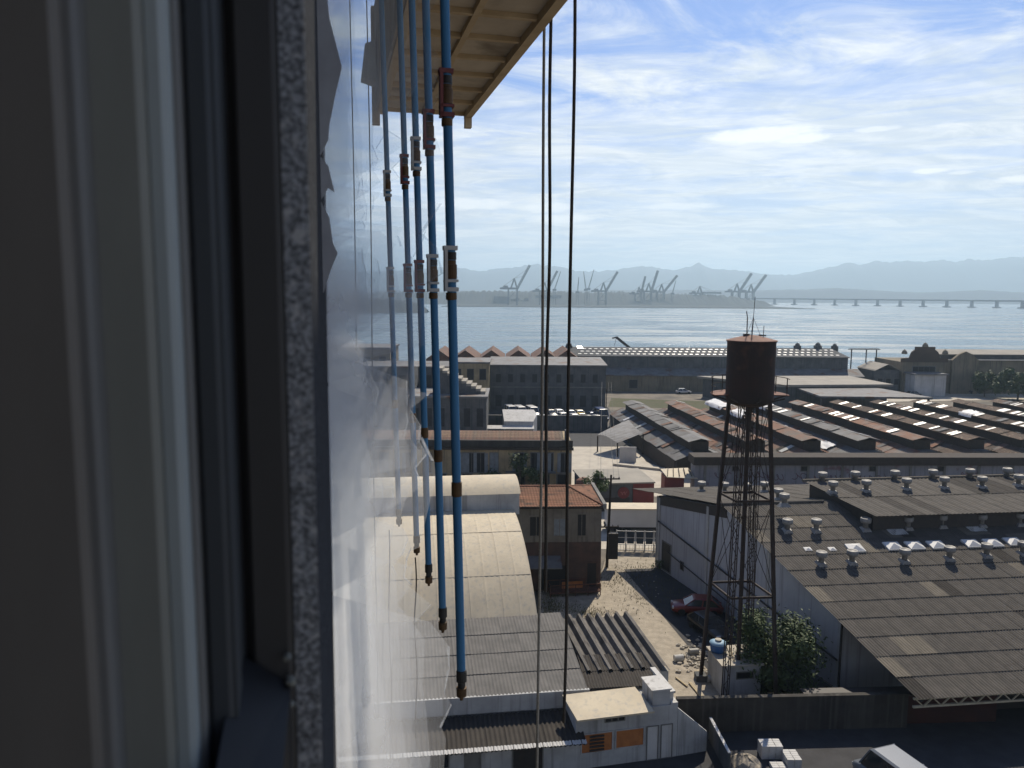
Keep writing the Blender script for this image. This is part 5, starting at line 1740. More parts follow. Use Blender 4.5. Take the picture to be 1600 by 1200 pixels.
# the gate
gt = thing('steel_gate', 'white steel gate with two rows of dark blue square panels', 'gate', G(995, 860))
a, b_ = G(963, 860), G(1036, 862)
gd = unit(a, b_)
gn = Vector((gd.y, -gd.x, 0))
W_g = (b_ - a).length
ncol = 5
cw = W_g / ncol
for r_, (z0, z1) in enumerate(((0.75, 1.35), (1.42, 2.02))):
    for c in range(ncol):
        MB().obox(a + gd * (c * cw + 0.12) + UP * z0, gd * (cw - 0.24), -gn * 0.04, UP * (z1 - z0)).build('panel', m_navy, gt)
m_gatew = mat('white gate steel', (0.70, 0.70, 0.68), (0.55, 0.55, 0.53), 0.6, 2)
for c in range(ncol + 1):
    MB().obox(a + gd * (c * cw - 0.06) + gn * 0.02, gd * 0.12, -gn * 0.08, UP * 2.15).build('upright', m_gatew, gt)
for z in (0.62, 1.355, 2.03):
    MB().obox(a + gn * 0.014 + UP * z, gd * W_g, -gn * 0.068, UP * 0.06).build('rail', m_gatew, gt)
for c in range(ncol * 3):
    MB().obox(a + gd * (c * cw / 3 + 0.09) + UP * 0.08, gd * 0.03, -gn * 0.03, UP * 0.54).build('baluster', m_gatew, gt)
MB().obox(a + UP * 0.05, gd * W_g, -gn * 0.06, UP * 0.05).build('rail', m_gatew, gt)
# street pole
up_ = thing('utility_pole', 'tall dark utility pole with crossarms at the yard entrance', 'pole', G(948, 886))
b0 = G(948, 886)
tp = AT(955, 742, b0.y)
MB().tube(b0 - UP * 0.2, tp, 0.16, 0.10, 10).build('shaft', m_wood, up_)
for z in (tp.z - 0.4, tp.z - 5.1):
    o = MB().bar(Vector((b0.x - 0.9, b0.y, z)), Vector((b0.x + 1.1, b0.y + 0.1, z)), 0.12).build('crossarm', m_wood, up_)
    for x in (-0.8, -0.3, 0.5, 1.0):
        MB().lathe([(0.05, 0), (0.07, 0.06), (0.03, 0.16), (0, 0.18)], (b0.x + x, b0.y + 0.05, z + 0.06), 8).build('insulator', m_trim, o)
MB().box(b0.x + 0.05, b0.y - 0.62, 1.0, b0.x + 0.95, b0.y - 0.12, 3.5).build('cabinet', m_steel, up_)
for q_ in (-0.8, 0.5, 1.0):                        # wires sagging away along the street
    b = MB()
    a_ = Vector((b0.x + q_, b0.y + 0.05, tp.z - 0.18))
    c_ = Vector((AT(946, 640, 150).x + q_, 150, 9.0))
    pv_ = None
    for i in range(15):
        u = i / 14
        pt = a_.lerp(c_, u) - UP * (1.5 * 4 * u * (1 - u))
        if pv_ is not None:
            b.tube(pv_, pt, 0.018, n=5, cap=False)
        pv_ = pt
    b.build('wire', m_steel, up_)
p2 = thing('street_post', 'thin dark lamp post beside the first shed', 'post', G(945, 690))
b1 = G(946, 668)
t1 = AT(948, 608, b1.y)
MB().tube(b1, t1, 0.11, 0.07, 8).build('shaft', m_wood, p2)
MB().bar(t1, t1 + Vector((1.2, 0, 0.2)), 0.08).build('arm', m_wood, p2)
p = G(938, 830)
plant('street_tree', 'small green tree behind the terracotta house and utility pole', 'tree', (p.x, p.y + 6, 0), 5.4, 2.0, 1.0, 1300, 0.17, m_leaf2, 31)
p = G(1032, 890)
plant('wall_weed', 'low weed bush at the far foot of the hangar wall', 'shrub', (p.x - 0.3, p.y, 0), 1.1, 0.7, 0.5, 300, 0.08, m_leaf2, 32, True)

# far trees by the plaza
gtr = 'trees round the far plaza'
for k, (px, py, h, r_, lb) in enumerate(((1372, 606, 6.2, 3.4, 'round dark tree below the pergola beside the quay house'), (1392, 606, 5.2, 3.0, 'dark tree in front of the small quay house'), (1538, 620, 6.0, 3.0, 'dark palm-like clump in the bright plaza'), (1590, 626, 8.6, 8.0, 'big dark tree at the right edge before the warehouse'), (1640, 626, 9.0, 6.0, 'tree just past the right edge of the plaza'))):
    p = G(px, py)
    plant('far_tree', lb, 'tree', (p.x, p.y, 0), h, r_, h * 0.38, 5000, 0.55, m_leaf, 80 + k, True, gtr, 26)

# ---------------------------------------------------------------- water tower
ring7 = [G(1110, 910, 7.0), G(1142, 935, 7.0), G(1209, 933, 7.0), G(1173, 908, 7.0)]
TC = sum(ring7, Vector()) / 4
TC.z = 0
Z_B, Z_T, R_T = 19.35, 23.15, 1.47
wt = thing('water_tower', 'rusty riveted water tank on tall braced steel legs', 'water tower', TC)


def leg_at(k, z):
    f = 1.0 + (7.0 - z) * 0.0305
    return TC + (Z(ring7[k], 0) - TC) * f + UP * z


for k in range(4):
    p0, p1 = leg_at(k, -0.1), leg_at(k, Z_B)
    ax = (Z(ring7[k], 0) - TC).normalized()
    tg = Vector((-ax.y, ax.x, 0))
    b = MB()
    hw = 0.17
    if k in (0, 2):
        b.bar(p0 - tg * hw * 0.55, p1 - tg * hw * 0.55, 0.14, 0.26)
        b.bar(p0 + tg * hw * 0.55, p1 + tg * hw * 0.55, 0.14, 0.26)
        o = b.build('leg', m_rustleg, wt)
    else:
        for sa in (-1, 1):
            for sb in (-1, 1):
                q = tg * hw * sa + ax * hw * sb
                b.bar(p0 + q, p1 + q, 0.055)
        n = 30
        for i in range(n):
            u0, u1 = i / n, (i + 1) / n
            for sb in (-1,):
                s_ = 1 if i % 2 else -1
                b.bar(p0.lerp(p1, u0) + tg * hw * s_ + ax * hw * sb, p0.lerp(p1, u1) - tg * hw * s_ + ax * hw * sb, 0.035)
        o = b.build('leg', m_rustleg, wt)
    MB().box(p0.x - 0.35, p0.y - 0.35, -0.1, p0.x + 0.35, p0.y + 0.35, 0.45).build('footing', m_stucco, wt)
for z in (7.0, 13.2):
    for k in range(4):
        MB().bar(leg_at(k, z), leg_at((k + 1) % 4, z), 0.10, 0.14).build('strut', m_rustleg, wt)
    for k in range(4):
        z2 = z + 6.0
        MB().tube(leg_at(k, z), leg_at((k + 1) % 4, z2), 0.022, n=5).build('tie_rod', m_rustleg, wt)
        MB().tube(leg_at((k + 1) % 4, z), leg_at(k, z2), 0.022, n=5).build('tie_rod', m_rustleg, wt)
MB().tube(TC, TC + UP * Z_B, 0.14, n=10).build('riser_pipe', m_rustleg, wt)
lo = TC + E2 * 0.75
b = MB()
for sg in (-1, 1):
    b.bar(lo + E2 * 0.16 * sg, lo + E2 * 0.16 * sg + UP * (Z_B + 1), 0.045)
for i in range(60):
    b.bar(lo - E2 * 0.16 + UP * (0.3 + i * 0.33), lo + E2 * 0.16 + UP * (0.3 + i * 0.33), 0.025)
b.build('ladder', m_rustleg, wt)
# tank with plate courses
pr = [(0.0, -0.35), (0.8, -0.25), (1.25, -0.08), (R_T, 0.06)]
for i in range(4):
    z0, z1 = i * (Z_T - Z_B) / 4, (i + 1) * (Z_T - Z_B) / 4
    rr_ = R_T + (0.012 if i % 2 else 0)
    pr += [(rr_, z0 + 0.06 if i == 0 else z0), (rr_, z1)]
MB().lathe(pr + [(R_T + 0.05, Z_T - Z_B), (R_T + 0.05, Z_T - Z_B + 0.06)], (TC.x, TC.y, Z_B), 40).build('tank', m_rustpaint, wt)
MB().lathe([(R_T + 0.10, 0.062), (R_T + 0.08, 0.10), (0.9, 0.27), (0.35, 0.40), (0, 0.43)], (TC.x, TC.y, Z_T), 40).build('tank_roof', m_rustroof, wt)
b = MB()
for i in range(8):
    a = i * math.pi / 4
    u = Vector((math.cos(a), math.sin(a), 0))
    b.bar(TC + u * (R_T - 0.1) + UP * (Z_B + 0.1), TC + u * 2.35 + UP * (Z_B + 0.42), 0.08)
b.build('bracket', m_rustleg, wt, kind='stuff')
b = MB()
n = 24
zg = Z_B + 0.5
for i in range(n):
    a0, a1 = 2 * math.pi * i / n, 2 * math.pi * (i + 1) / n
    if math.sin(a0 + 0.13) < -0.25:
        continue
    q = [(R_T + 0.02, a0), (2.4, a0), (2.4, a1), (R_T + 0.02, a1)]
    b.slab([TC + Vector((math.cos(a) * r_, math.sin(a) * r_, zg)) for r_, a in q], 0.05)
b.build('gallery', m_rustroof, wt)
b = MB()
for zz in (zg + 0.5, zg + 1.0):
    for i in range(n):
        a0, a1 = 2 * math.pi * i / n, 2 * math.pi * (i + 1) / n
        if math.sin(a0 + 0.13) < -0.25:
            continue
        b.bar(TC + Vector((math.cos(a0) * 2.36, math.sin(a0) * 2.36, zz)), TC + Vector((math.cos(a1) * 2.36, math.sin(a1) * 2.36, zz)), 0.04)
for i in range(12):
    a0 = 2 * math.pi * i / 12
    if math.sin(a0) < -0.2:
        continue
    b.bar(TC + Vector((math.cos(a0) * 2.36, math.sin(a0) * 2.36, zg)), TC + Vector((math.cos(a0) * 2.36, math.sin(a0) * 2.36, zg + 1.0)), 0.05)
b.build('railing', m_rustleg, wt)
zt_ = Z_T + 0.40
an = thing('antenna_mast', 'thin guyed antenna mast on top of the rusty tank', 'antenna', TC + UP * zt_)
MB().tube(TC + UP * (zt_ - 0.05), TC + Vector((0.05, 0, zt_ + 1.1)), 0.035).tube(TC + Vector((0.05, 0, zt_ + 1.1)), TC + Vector((0.1, 0, zt_ + 2.4)), 0.018).build('mast', m_steel, an)
for v in ((-0.45, -0.2), (0.62, 0.1), (0.1, 0.6)):
    MB().tube(TC + Vector((0.05, 0, zt_ + 1.1)), TC + Vector((v[0], v[1], zt_ - 0.12)), 0.012, n=5).build('guy_wire', m_steel, an)
an = thing('whip_antenna', 'short crooked whip antenna left of the guyed mast on the tank', 'antenna', TC + Vector((-0.35, 0, zt_)))
MB().tube(TC + Vector((-0.35, -0.1, zt_ - 0.1)), TC + Vector((-0.36, -0.1, zt_ + 1.15)), 0.035).tube(TC + Vector((-0.36, -0.1, zt_ + 1.15)), TC + Vector((-0.43, -0.1, zt_ + 1.5)), 0.03).build('rod', m_steel, an)
MB().box(TC.x - 0.55, TC.y - 0.2, zt_ - 0.12, TC.x - 0.2, TC.y + 0.05, zt_ + 0.1).build('base_clamp', m_steel, an)
an = thing('beacon', 'small beacon frame on the right side of the tank roof', 'antenna', TC + Vector((0.6, 0, zt_)))
MB().bar(TC + Vector((0.4, -0.1, zt_ + 0.02)), TC + Vector((0.85, -0.1, zt_ - 0.02)), 0.08).build('bracket', m_steel, an)
MB().tube(TC + Vector((0.68, -0.1, zt_ - 0.15)), TC + Vector((0.70, -0.1, zt_ + 0.6)), 0.022).build('rod', m_steel, an)

# ---------------------------------------------------------------- hut with blue water tank
hu = thing('pump_hut', 'small dirty white hut with flat roof below the water tower', 'hut', G(1130, 1082))
u0 = G(1128, 1090)
UD = Vector((1, 0.12, 0)).normalized()
UN = Vector((UD.y, -UD.x, 0))
MB().obox(u0 - UP * 0.1, UD * 2.6, -UN * 2.6, UP * 2.2).build('wall', m_dirtywhite, hu)
MB().obox(u0 - UD * 0.12 + UN * 0.12 + UP * 2.103, UD * 2.85, -UN * 2.85, UP * 0.12).build('roof', m_conc, hu)
opening(hu, u0 + UD * 0.95 + UP * 1.25, UD, 1.1, 0.42, m_trim, m_dark, 'window', 0.05)
for k in range(2):
    MB().bar(u0 + UD * (0.9 + k * 0.5) - UN * 0.4 + UP * 2.27, u0 + UD * (1.4 + k * 0.5) - UN * 2.2 + UP * 2.27, 0.08).build('roof_plank', m_board, hu)
bt = thing('blue_tank', 'round blue plastic water tank with pale lid on the hut roof', 'tank', u0 + UD * 0.45 - UN * 1.6 + UP * 2.3)
c = u0 + UD * 0.4 - UN * 1.9 + UP * 2.23
MB().lathe([(0, 0), (0.42, 0), (0.50, 0.12), (0.55, 0.50), (0.55, 0.58)], c, 22).build('tank_body', m_bluetank, bt, smooth=True)
MB().lathe([(0.58, 0.582), (0.58, 0.63), (0.34, 0.74), (0.22, 0.76)], c, 22).build('tank_lid', m_lidtank, bt, smooth=True)
MB().lathe([(0.22, 0.76), (0.22, 0.86), (0, 0.88)], c, 14).build('cap', m_conc, bt)
p = G(1228, 1082)
plant('yard_tree', 'dense dark tree growing beside the hut under the water tower', 'tree', (p.x - 0.2, p.y + 0.7, 0), 5.2, 3.3, 2.4, 11000, 0.14, m_leaf, 17, True, None, 30, 0.8)
p = G(1180, 1050)
plant('yard_bush', 'lighter green bush leaning over the hut roof', 'shrub', (p.x + 0.2, p.y + 1.0, 0), 3.9, 1.3, 1.2, 1600, 0.10, m_leaf2, 18, True, None, 8)

# ---------------------------------------------------------------- yard boundary wall, court, odds and ends
yw = thing('boundary_wall', 'sooty dark boundary wall between yard and front court', 'wall', G(1180, 1142))
a, b_ = G(1058, 1094, 2.1), G(1420, 1086, 2.1)
d = unit(a, b_)
n_ = Vector((d.y, -d.x, 0))
MB().obox(Z(a, -0.1), d * (b_ - a).length, -n_ * 0.25, UP * 2.2).build('wall_panel', m_darkwall, yw)
MB().obox(Z(a, 2.103) + n_ * 0.04, d * (b_ - a).length, -n_ * 0.33, UP * 0.08).build('coping', m_darkwall, yw)
m_oxred = mat('dark oxide red wall', (0.055, 0.018, 0.014), (0.035, 0.014, 0.012), 0.9, 1)
gts = thing('red_shed', 'dark oxide-red shed wall under the hangar canopy', 'wall', G(1300, 1160))
a = G(1258, 1135)
MB().obox(Z(a, -0.1) - n_ * 0.0, d * 12, -n_ * 0.2, UP * 1.9).build('wall_panel', m_oxred, gts)
MB().obox(Z(a, 1.803), d * 12, -n_ * 1.0, UP * 0.1).build('top_sheet', m_steel, gts)
cw_ = thing('court_wall', 'narrow grey wall with bright coping running into the court', 'wall', G(1130, 1170))
a, b_ = G(1108, 1122, 1.3), G(1138, 1178, 1.3)
d3 = unit(a, b_)
s3 = Vector((-d3.y, d3.x, 0))
MB().obox(Z(a, -0.1), d3 * (b_ - a).length, s3 * 0.14, UP * 1.4).build('wall_panel', m_stucco, cw_)
for k in range(4):
    MB().obox(Z(a, 1.303) + d3 * ((b_ - a).length * k / 4), d3 * ((b_ - a).length / 4 - 0.04), s3 * 0.16, UP * 0.05).build('coping_stone', m_white, cw_)
bm = MB().box(0, 0, 0, 0.38, 0.185, 0.19).mesh('block', m_block)
for (px, py, nx, ny, nz, lb) in ((1190, 1187, 3, 4, 4, 'taller stack of pale concrete blocks in the court, left'), (1230, 1203, 2, 5, 3, 'lower stack of pale concrete blocks in the court, right'), (1207, 1205, 2, 3, 1, 'loose pale blocks between the two stacks')):
    p = G(px, py)
    t = thing('block_stack', lb, 'blocks', p, 'stacks of concrete blocks')
    for i in range(nx):
        for j in range(ny):
            for k in range(nz):
                link('block', bm, t, mtx=Matrix.Translation((p.x + i * 0.40 + rnd.uniform(-.012, .012), p.y + j * 0.20, k * 0.193 + 0.02)) @ Matrix.Rotation(rnd.uniform(-.03, .03), 4, 'Z'))
sp = MB()
p = G(1165, 1192)
sp.lathe([(0.9, 0), (0.6, 0.25), (0.25, 0.42), (0, 0.46)], p, 14)
for i in range(len(sp.v)):
    x, y, z = sp.v[i]
    sp.v[i] = (x + rnd.uniform(-.12, .12), y + rnd.uniform(-.12, .12), z + (rnd.uniform(-.06, .06) if z > 0.1 else 0))
sp.build('sand_pile', m_gravel, label='small heap of pale sand by the block stacks', cat='sand heap')

car('red', G(1088, 958), (-1, 0.12), 'red hatchback parked in the shade of the hangar wall')
car('black', G(1108, 990), (0.36, -0.93), 'black car in the shade behind the red hatchback')
car('shaded_white', Z(G(1374, 1190, 1.2), 0) + E1 * 1.5, -E1, 'white minibus darkened as if in shade, parked at the bottom right edge', True, 5.2, 2.2, 1.85)  # white van given a grey body colour in place of shade

# rusty frame of an old cart
ct = thing('rusty_cart', 'rusty open steel cart frame with red panel on the gravel', 'cart', G(900, 936))
a, b_ = G(860, 934), G(938, 930)
d = unit(a, b_)
s = Vector((-d.y, d.x, 0))
W_c = (b_ - a).length
m_cart = mat('rusty red cart steel', (0.16, 0.07, 0.045), (0.10, 0.05, 0.035), 0.85, 3)
for z in (0.35, 1.05):
    for q in (0, 1.3):
        MB().bar(a + s * q + UP * z, a + s * q + d * W_c + UP * z, 0.07).build('rail', m_cart, ct)
    for q in (0, W_c):
        MB().bar(a + d * q + UP * z, a + d * q + s * 1.3 + UP * z, 0.07).build('rail', m_cart, ct)
for i in range(5):
    for q in (0, 1.3):
        MB().bar(a + d * (W_c * i / 4) + s * q, a + d * (W_c * i / 4) + s * q + UP * 1.05, 0.07).build('post', m_cart, ct)
MB().obox(a + d * (W_c * 0.27) + s * 0.9 + UP * 0.4, d * (W_c * 0.42), s * 0.04, UP * 0.6).build('panel', m_orange, ct)
MB().obox(a + d * 0.1 + s * 0.1 + UP * 0.36, d * (W_c - 0.2), s * 1.1, UP * 0.04).build('floor', m_cart, ct)
# scattered odds: planks, drums, rubble
for k, (px0, py0, px1, py1, w_, lb) in enumerate(((1078, 1066, 1098, 1090, 0.22, 'pale plank lying at the near edge of the gravel yard'), (1090, 1048, 1100, 1062, 0.5, 'broad pale board beside the tower footing'), (1056, 1058, 1074, 1072, 0.12, 'thin plank on the gravel by the store roof'))):
    a, b_ = G(px0, py0, 0.1), G(px1, py1, 0.1)
    MB().bar(a, b_, w_, 0.06).build('plank', m_board, label=lb, cat='plank', group='planks lying in the yard')
for k, (px, py, lb) in enumerate(((1060, 1034, 'white drum lying beside the ribbed roof'), (1112, 1066, 'white drum by the foot of the hut'), (1083, 1024, 'pale drum among the rubble at the yard edge'))):
    p = G(px, py)
    t = thing('drum', lb, 'drum', p, 'drums in the yard')
    MB().tube(p + Vector((-0.3, 0, 0.25)), p + Vector((0.35, 0.12, 0.25)), 0.24, n=14).build('drum_body', m_block if k != 2 else m_zinc, t)
    MB().tube(p + Vector((0.352, 0.12, 0.25)), p + Vector((0.37, 0.125, 0.25)), 0.20, n=14).build('drum_lid', m_steel, t)
b = MB()
for k in range(240):
    if k < 120:
        p = G(rnd.gauss(1088, 14), rnd.gauss(1030, 14))
    else:
        p = G(rnd.uniform(850, 1030), rnd.uniform(895, 960))
        if rnd.random() < 0.4:
            continue
    s = rnd.uniform(0.04, 0.20 if k < 120 else 0.09)
    b.blob((p.x, p.y, s * 0.4), s, 5, 3, 0.35, (1.2, 1, 0.7))
b.build('rubble', m_conc, label='scattered broken stones over the gravel yard', cat='rubble', kind='stuff')
m_dry = mat('dry weeds', (0.17, 0.15, 0.06), (0.11, 0.12, 0.04), 0.95, 2)
b = MB()
for k in range(2600):
    cx_, cy_, sx_, sy_ = rnd.choice(((880, 952, 22, 6), (925, 960, 16, 5), (960, 905, 20, 12), (1020, 930, 30, 16), (1000, 895, 20, 8), (860, 945, 8, 8)))
    p = G(rnd.gauss(cx_, sx_), rnd.gauss(cy_, sy_))
    h = rnd.uniform(0.06, 0.28)
    a = rnd.uniform(0, 6.28)
    u = Vector((math.cos(a), math.sin(a), 0)) * 0.03
    b.add([p - u, p + u, p + Vector((rnd.uniform(-.1, .1), rnd.uniform(-.1, .1), h))], [(0, 1, 2)])
b.build('weeds', m_dry, label='thin dry weeds sprouting on the gravel', cat='weeds', kind='stuff')
# ================================================================ THE BUILDING WE LOOK OUT OF, AND WHAT HANGS ON IT
FU = Vector((-0.2311, 0.9729, 0)).normalized()      # along the facade, away from us
FN = Vector((FU.y, -FU.x, 0))                       # out of the facade
FACE = -0.012                                       # the facade's face, just inside the line of sight
EYE = Vector((0, 0, CAM_Z))


def FP(d, n_, h):
    return EYE + FU * d + FN * n_ + UP * h


# speckled granite
m_gran = bpy.data.materials.new('speckled granite')
m_gran.use_nodes = True
N, L = m_gran.node_tree.nodes, m_gran.node_tree.links
bs = N['Principled BSDF']
bs.inputs['Roughness'].default_value = 0.55
tc = N.new('ShaderNodeTexCoord')
cols = None
# grain in the slab's own axes
comb = N.new('ShaderNodeCombineXYZ')
for q_, (vec_, sc1) in enumerate(((FU, 1.0), (FN, 1.0), (UP, 1.0))):
    dn = N.new('ShaderNodeVectorMath')
    dn.operation = 'DOT_PRODUCT'
    dn.inputs[1].default_value = tuple(vec_ * sc1)
    L.new(tc.outputs['Object'], dn.inputs[0])
    L.new(dn.outputs['Value'], comb.inputs[q_])
gvec = comb.outputs[0]
for k, (sc_, lo_, hi_, c) in enumerate(((230, 0.42, 0.58, (0.10, 0.107, 0.115)), (420, 0.53, 0.62, (0.03, 0.032, 0.035)), (130, 0.58, 0.68, (0.36, 0.36, 0.355)))):
    nz = N.new('ShaderNodeTexNoise')
    nz.inputs['Scale'].default_value = sc_
    nz.inputs['Detail'].default_value = 3.0
    nz.inputs['Distortion'].default_value = 0.6
    L.new(gvec, nz.inputs['Vector'])
    mr = N.new('ShaderNodeMapRange')
    mr.inputs[1].default_value, mr.inputs[2].default_value = lo_, hi_
    L.new(nz.outputs['Fac'], mr.inputs[0])
    mx = N.new('ShaderNodeMix')
    mx.data_type = 'RGBA'
    L.new(mr.outputs[0], mx.inputs[0])
    if cols is None:
        mx.inputs[6].default_value = (0.29, 0.305, 0.32, 1)
    else:
        L.new(cols, mx.inputs[6])
    mx.inputs[7].default_value = (*c, 1)
    cols = mx.outputs[2]
L.new(cols, bs.inputs['Base Color'])
nz = N.new('ShaderNodeTexNoise')
nz.inputs['Scale'].default_value = 240
L.new(tc.outputs['Object'], nz.inputs['Vector'])
bp = N.new('ShaderNodeBump')
bp.inputs['Strength'].default_value = 0.25
bp.inputs['Distance'].default_value = 0.002
L.new(nz.outputs['Fac'], bp.inputs['Height'])
L.new(bp.outputs[0], bs.inputs['Normal'])

m_gran_face = m_gran.copy()  # granite copy darkened to put shade on the facade face
m_gran_face.name = 'shade-darkened granite'
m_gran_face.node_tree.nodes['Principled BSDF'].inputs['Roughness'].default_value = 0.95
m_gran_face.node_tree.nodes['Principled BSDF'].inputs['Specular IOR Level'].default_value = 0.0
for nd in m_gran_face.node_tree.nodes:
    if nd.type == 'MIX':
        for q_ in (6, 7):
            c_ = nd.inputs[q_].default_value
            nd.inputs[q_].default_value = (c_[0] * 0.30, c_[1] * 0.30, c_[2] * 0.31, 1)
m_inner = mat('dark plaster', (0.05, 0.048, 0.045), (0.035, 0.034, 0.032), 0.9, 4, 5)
ob = thing('tower_block', 'speckled granite facade of the building the view is taken from', 'building', FP(0, -0.2, -CAM_Z))
D0 = 0.565
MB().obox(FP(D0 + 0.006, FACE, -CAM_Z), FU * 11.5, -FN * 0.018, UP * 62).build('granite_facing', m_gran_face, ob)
MB().obox(FP(D0, FACE - 0.0004, -CAM_Z), FU * 0.0058, -FN * 0.0176, UP * 62).build('slab_edge', m_gran, ob)
MB().obox(FP(-38, FACE, -CAM_Z), FU * 37.0, -FN * 0.018, UP * 62).build('granite_facing', m_gran, ob)
MB().obox(FP(-0.998, FACE, -CAM_Z), FU * 1.561, -FN * 0.018, UP * 25.2).build('granite_facing', m_gran, ob)
MB().obox(FP(-0.998, FACE, 1.3), FU * 1.561, -FN * 0.018, UP * 34.7).build('granite_facing', m_gran, ob)
# masonry behind the facing, with the window opening and a dark room within
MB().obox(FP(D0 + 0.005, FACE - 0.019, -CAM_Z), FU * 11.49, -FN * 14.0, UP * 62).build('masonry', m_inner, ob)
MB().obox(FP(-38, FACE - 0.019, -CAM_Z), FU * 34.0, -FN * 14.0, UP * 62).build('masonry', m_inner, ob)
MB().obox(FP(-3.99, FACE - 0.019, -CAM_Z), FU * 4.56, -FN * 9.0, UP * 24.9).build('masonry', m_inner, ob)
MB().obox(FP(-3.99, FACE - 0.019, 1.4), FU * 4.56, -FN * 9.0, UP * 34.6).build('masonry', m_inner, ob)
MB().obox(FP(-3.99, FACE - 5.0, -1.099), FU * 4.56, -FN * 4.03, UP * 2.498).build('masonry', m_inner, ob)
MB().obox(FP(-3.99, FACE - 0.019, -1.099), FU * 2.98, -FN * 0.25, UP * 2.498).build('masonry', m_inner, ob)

wf = thing('window_frame', 'dark aluminium window frame filling the left of the view', 'window frame', FP(0.5, -0.12, -1.0))


def fmat(name, c):
    return mat(name, c, [q * 0.82 for q in c], 0.55, 9.0, 5, stretch=(1, 1, 0.25))


m_f_dark = fmat('dark bronze frame', (0.062, 0.060, 0.057))
m_f_brown = fmat('brown bronze frame', (0.19, 0.175, 0.152))
m_f_olive = fmat('grey bronze frame', (0.26, 0.265, 0.23))
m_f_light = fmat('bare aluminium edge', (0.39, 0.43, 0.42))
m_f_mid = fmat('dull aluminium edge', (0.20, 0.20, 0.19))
m_f_blue = fmat('dark blue frame', (0.058, 0.066, 0.072))  # even blue-grey tone of the lip and inner stop
m_black = fmat('black seal', (0.010, 0.010, 0.011))
for nm, s0, s1, d0, d1, mm in (('jamb_face', 0.031, 0.0605, 0.560, 0.62, m_f_dark), ('seal', 0.0607, 0.0760, 0.575, 0.63, m_black), ('lip', 0.0635, 0.0652, 0.503, 0.53, m_f_blue), ('inner_stop', 0.0650, 0.0815, 0.500, 0.57, m_f_blue), ('stop_edge', 0.0810, 0.0868, 0.488, 0.56, m_f_mid),
                               ('sash_edge', 0.0845, 0.0975, 0.470, 0.56, m_f_light), ('sash_stile', 0.0950, 0.1262, 0.461, 0.55, m_f_olive), ('glazing_bead', 0.1205, 0.1290, 0.441, 0.55, m_f_mid), ('inner_frame', 0.1265, 0.42, 0.432, 0.55, m_f_brown)):
    b = MB()
    w_ = s1 - s0
    ch = min(0.0035, w_ * 0.25)
    pf = [(s0, d1), (s0, d0 + ch), (s0 + ch, d0), (s1 - ch, d0), (s1, d0 + ch), (s1, d1)]
    n = len(pf)
    b.add([FP(d, -s, -1.05) for s, d in pf] + [FP(d, -s, 1.35) for s, d in pf], [tuple(range(n)), tuple(range(2 * n - 1, n - 1, -1))] + [(i, n + i, n + (i + 1) % n, (i + 1) % n) for i in range(n)])
    b.build(nm, mm, wf)
MB().hexa([FP(0.40, -0.075, -1.05), FP(0.40, -0.034, -1.05), FP(0.554, -0.032, -1.05), FP(0.554, -0.070, -1.05), FP(0.40, -0.074, -0.305), FP(0.40, -0.038, -0.33), FP(0.554, -0.033, -0.285), FP(0.554, -0.069, -0.255)]).build('sill', m_black, wf)
b = MB()
for k in range(3):
    p = FP(0.553, -0.0335 + rnd.uniform(-.0015, .0015), -0.262 - k * 0.018)
    b.blob(p, rnd.uniform(0.002, 0.005), 6, 4, 0.3)
b.build('chipped_mortar', m_f_olive, wf, kind='stuff')

# ---------------------------------------------------------------- blue poles with clamps
m_pole = mat('blue painted pole', (0.075, 0.245, 0.44), (0.06, 0.20, 0.38), 0.7, 6, 6, stretch=(1, 1, 0.2), c3=(0.12, 0.25, 0.38), s3=5.0, lo3=0.5, hi3=0.75)
m_red = mat('red painted clamp', (0.24, 0.07, 0.062), (0.18, 0.055, 0.05), 0.6, 20, 4)
m_brk = mat('white painted bracket', (0.68, 0.67, 0.63), (0.56, 0.55, 0.52), 0.6, 20, 4)
m_brass = mat('brass coupling', (0.15, 0.085, 0.035), (0.09, 0.055, 0.028), 0.7, 25, 4, metal=0.0)
m_coup = mat('dark coupling', (0.05, 0.05, 0.045), (0.035, 0.035, 0.033), 0.6, 25, 4)
POLES = [(2.60, 0.406), (3.17, 0.420), (3.72, 0.4285), (4.19, 0.420), (4.75, 0.370)]
LEAN = -0.022
RP = 0.0155
CL = (0.655, 0.085, -0.675, -1.43)


def pole_pt(i, h):
    d, n_ = POLES[i]
    return FP(d, n_ + LEAN * h, h)


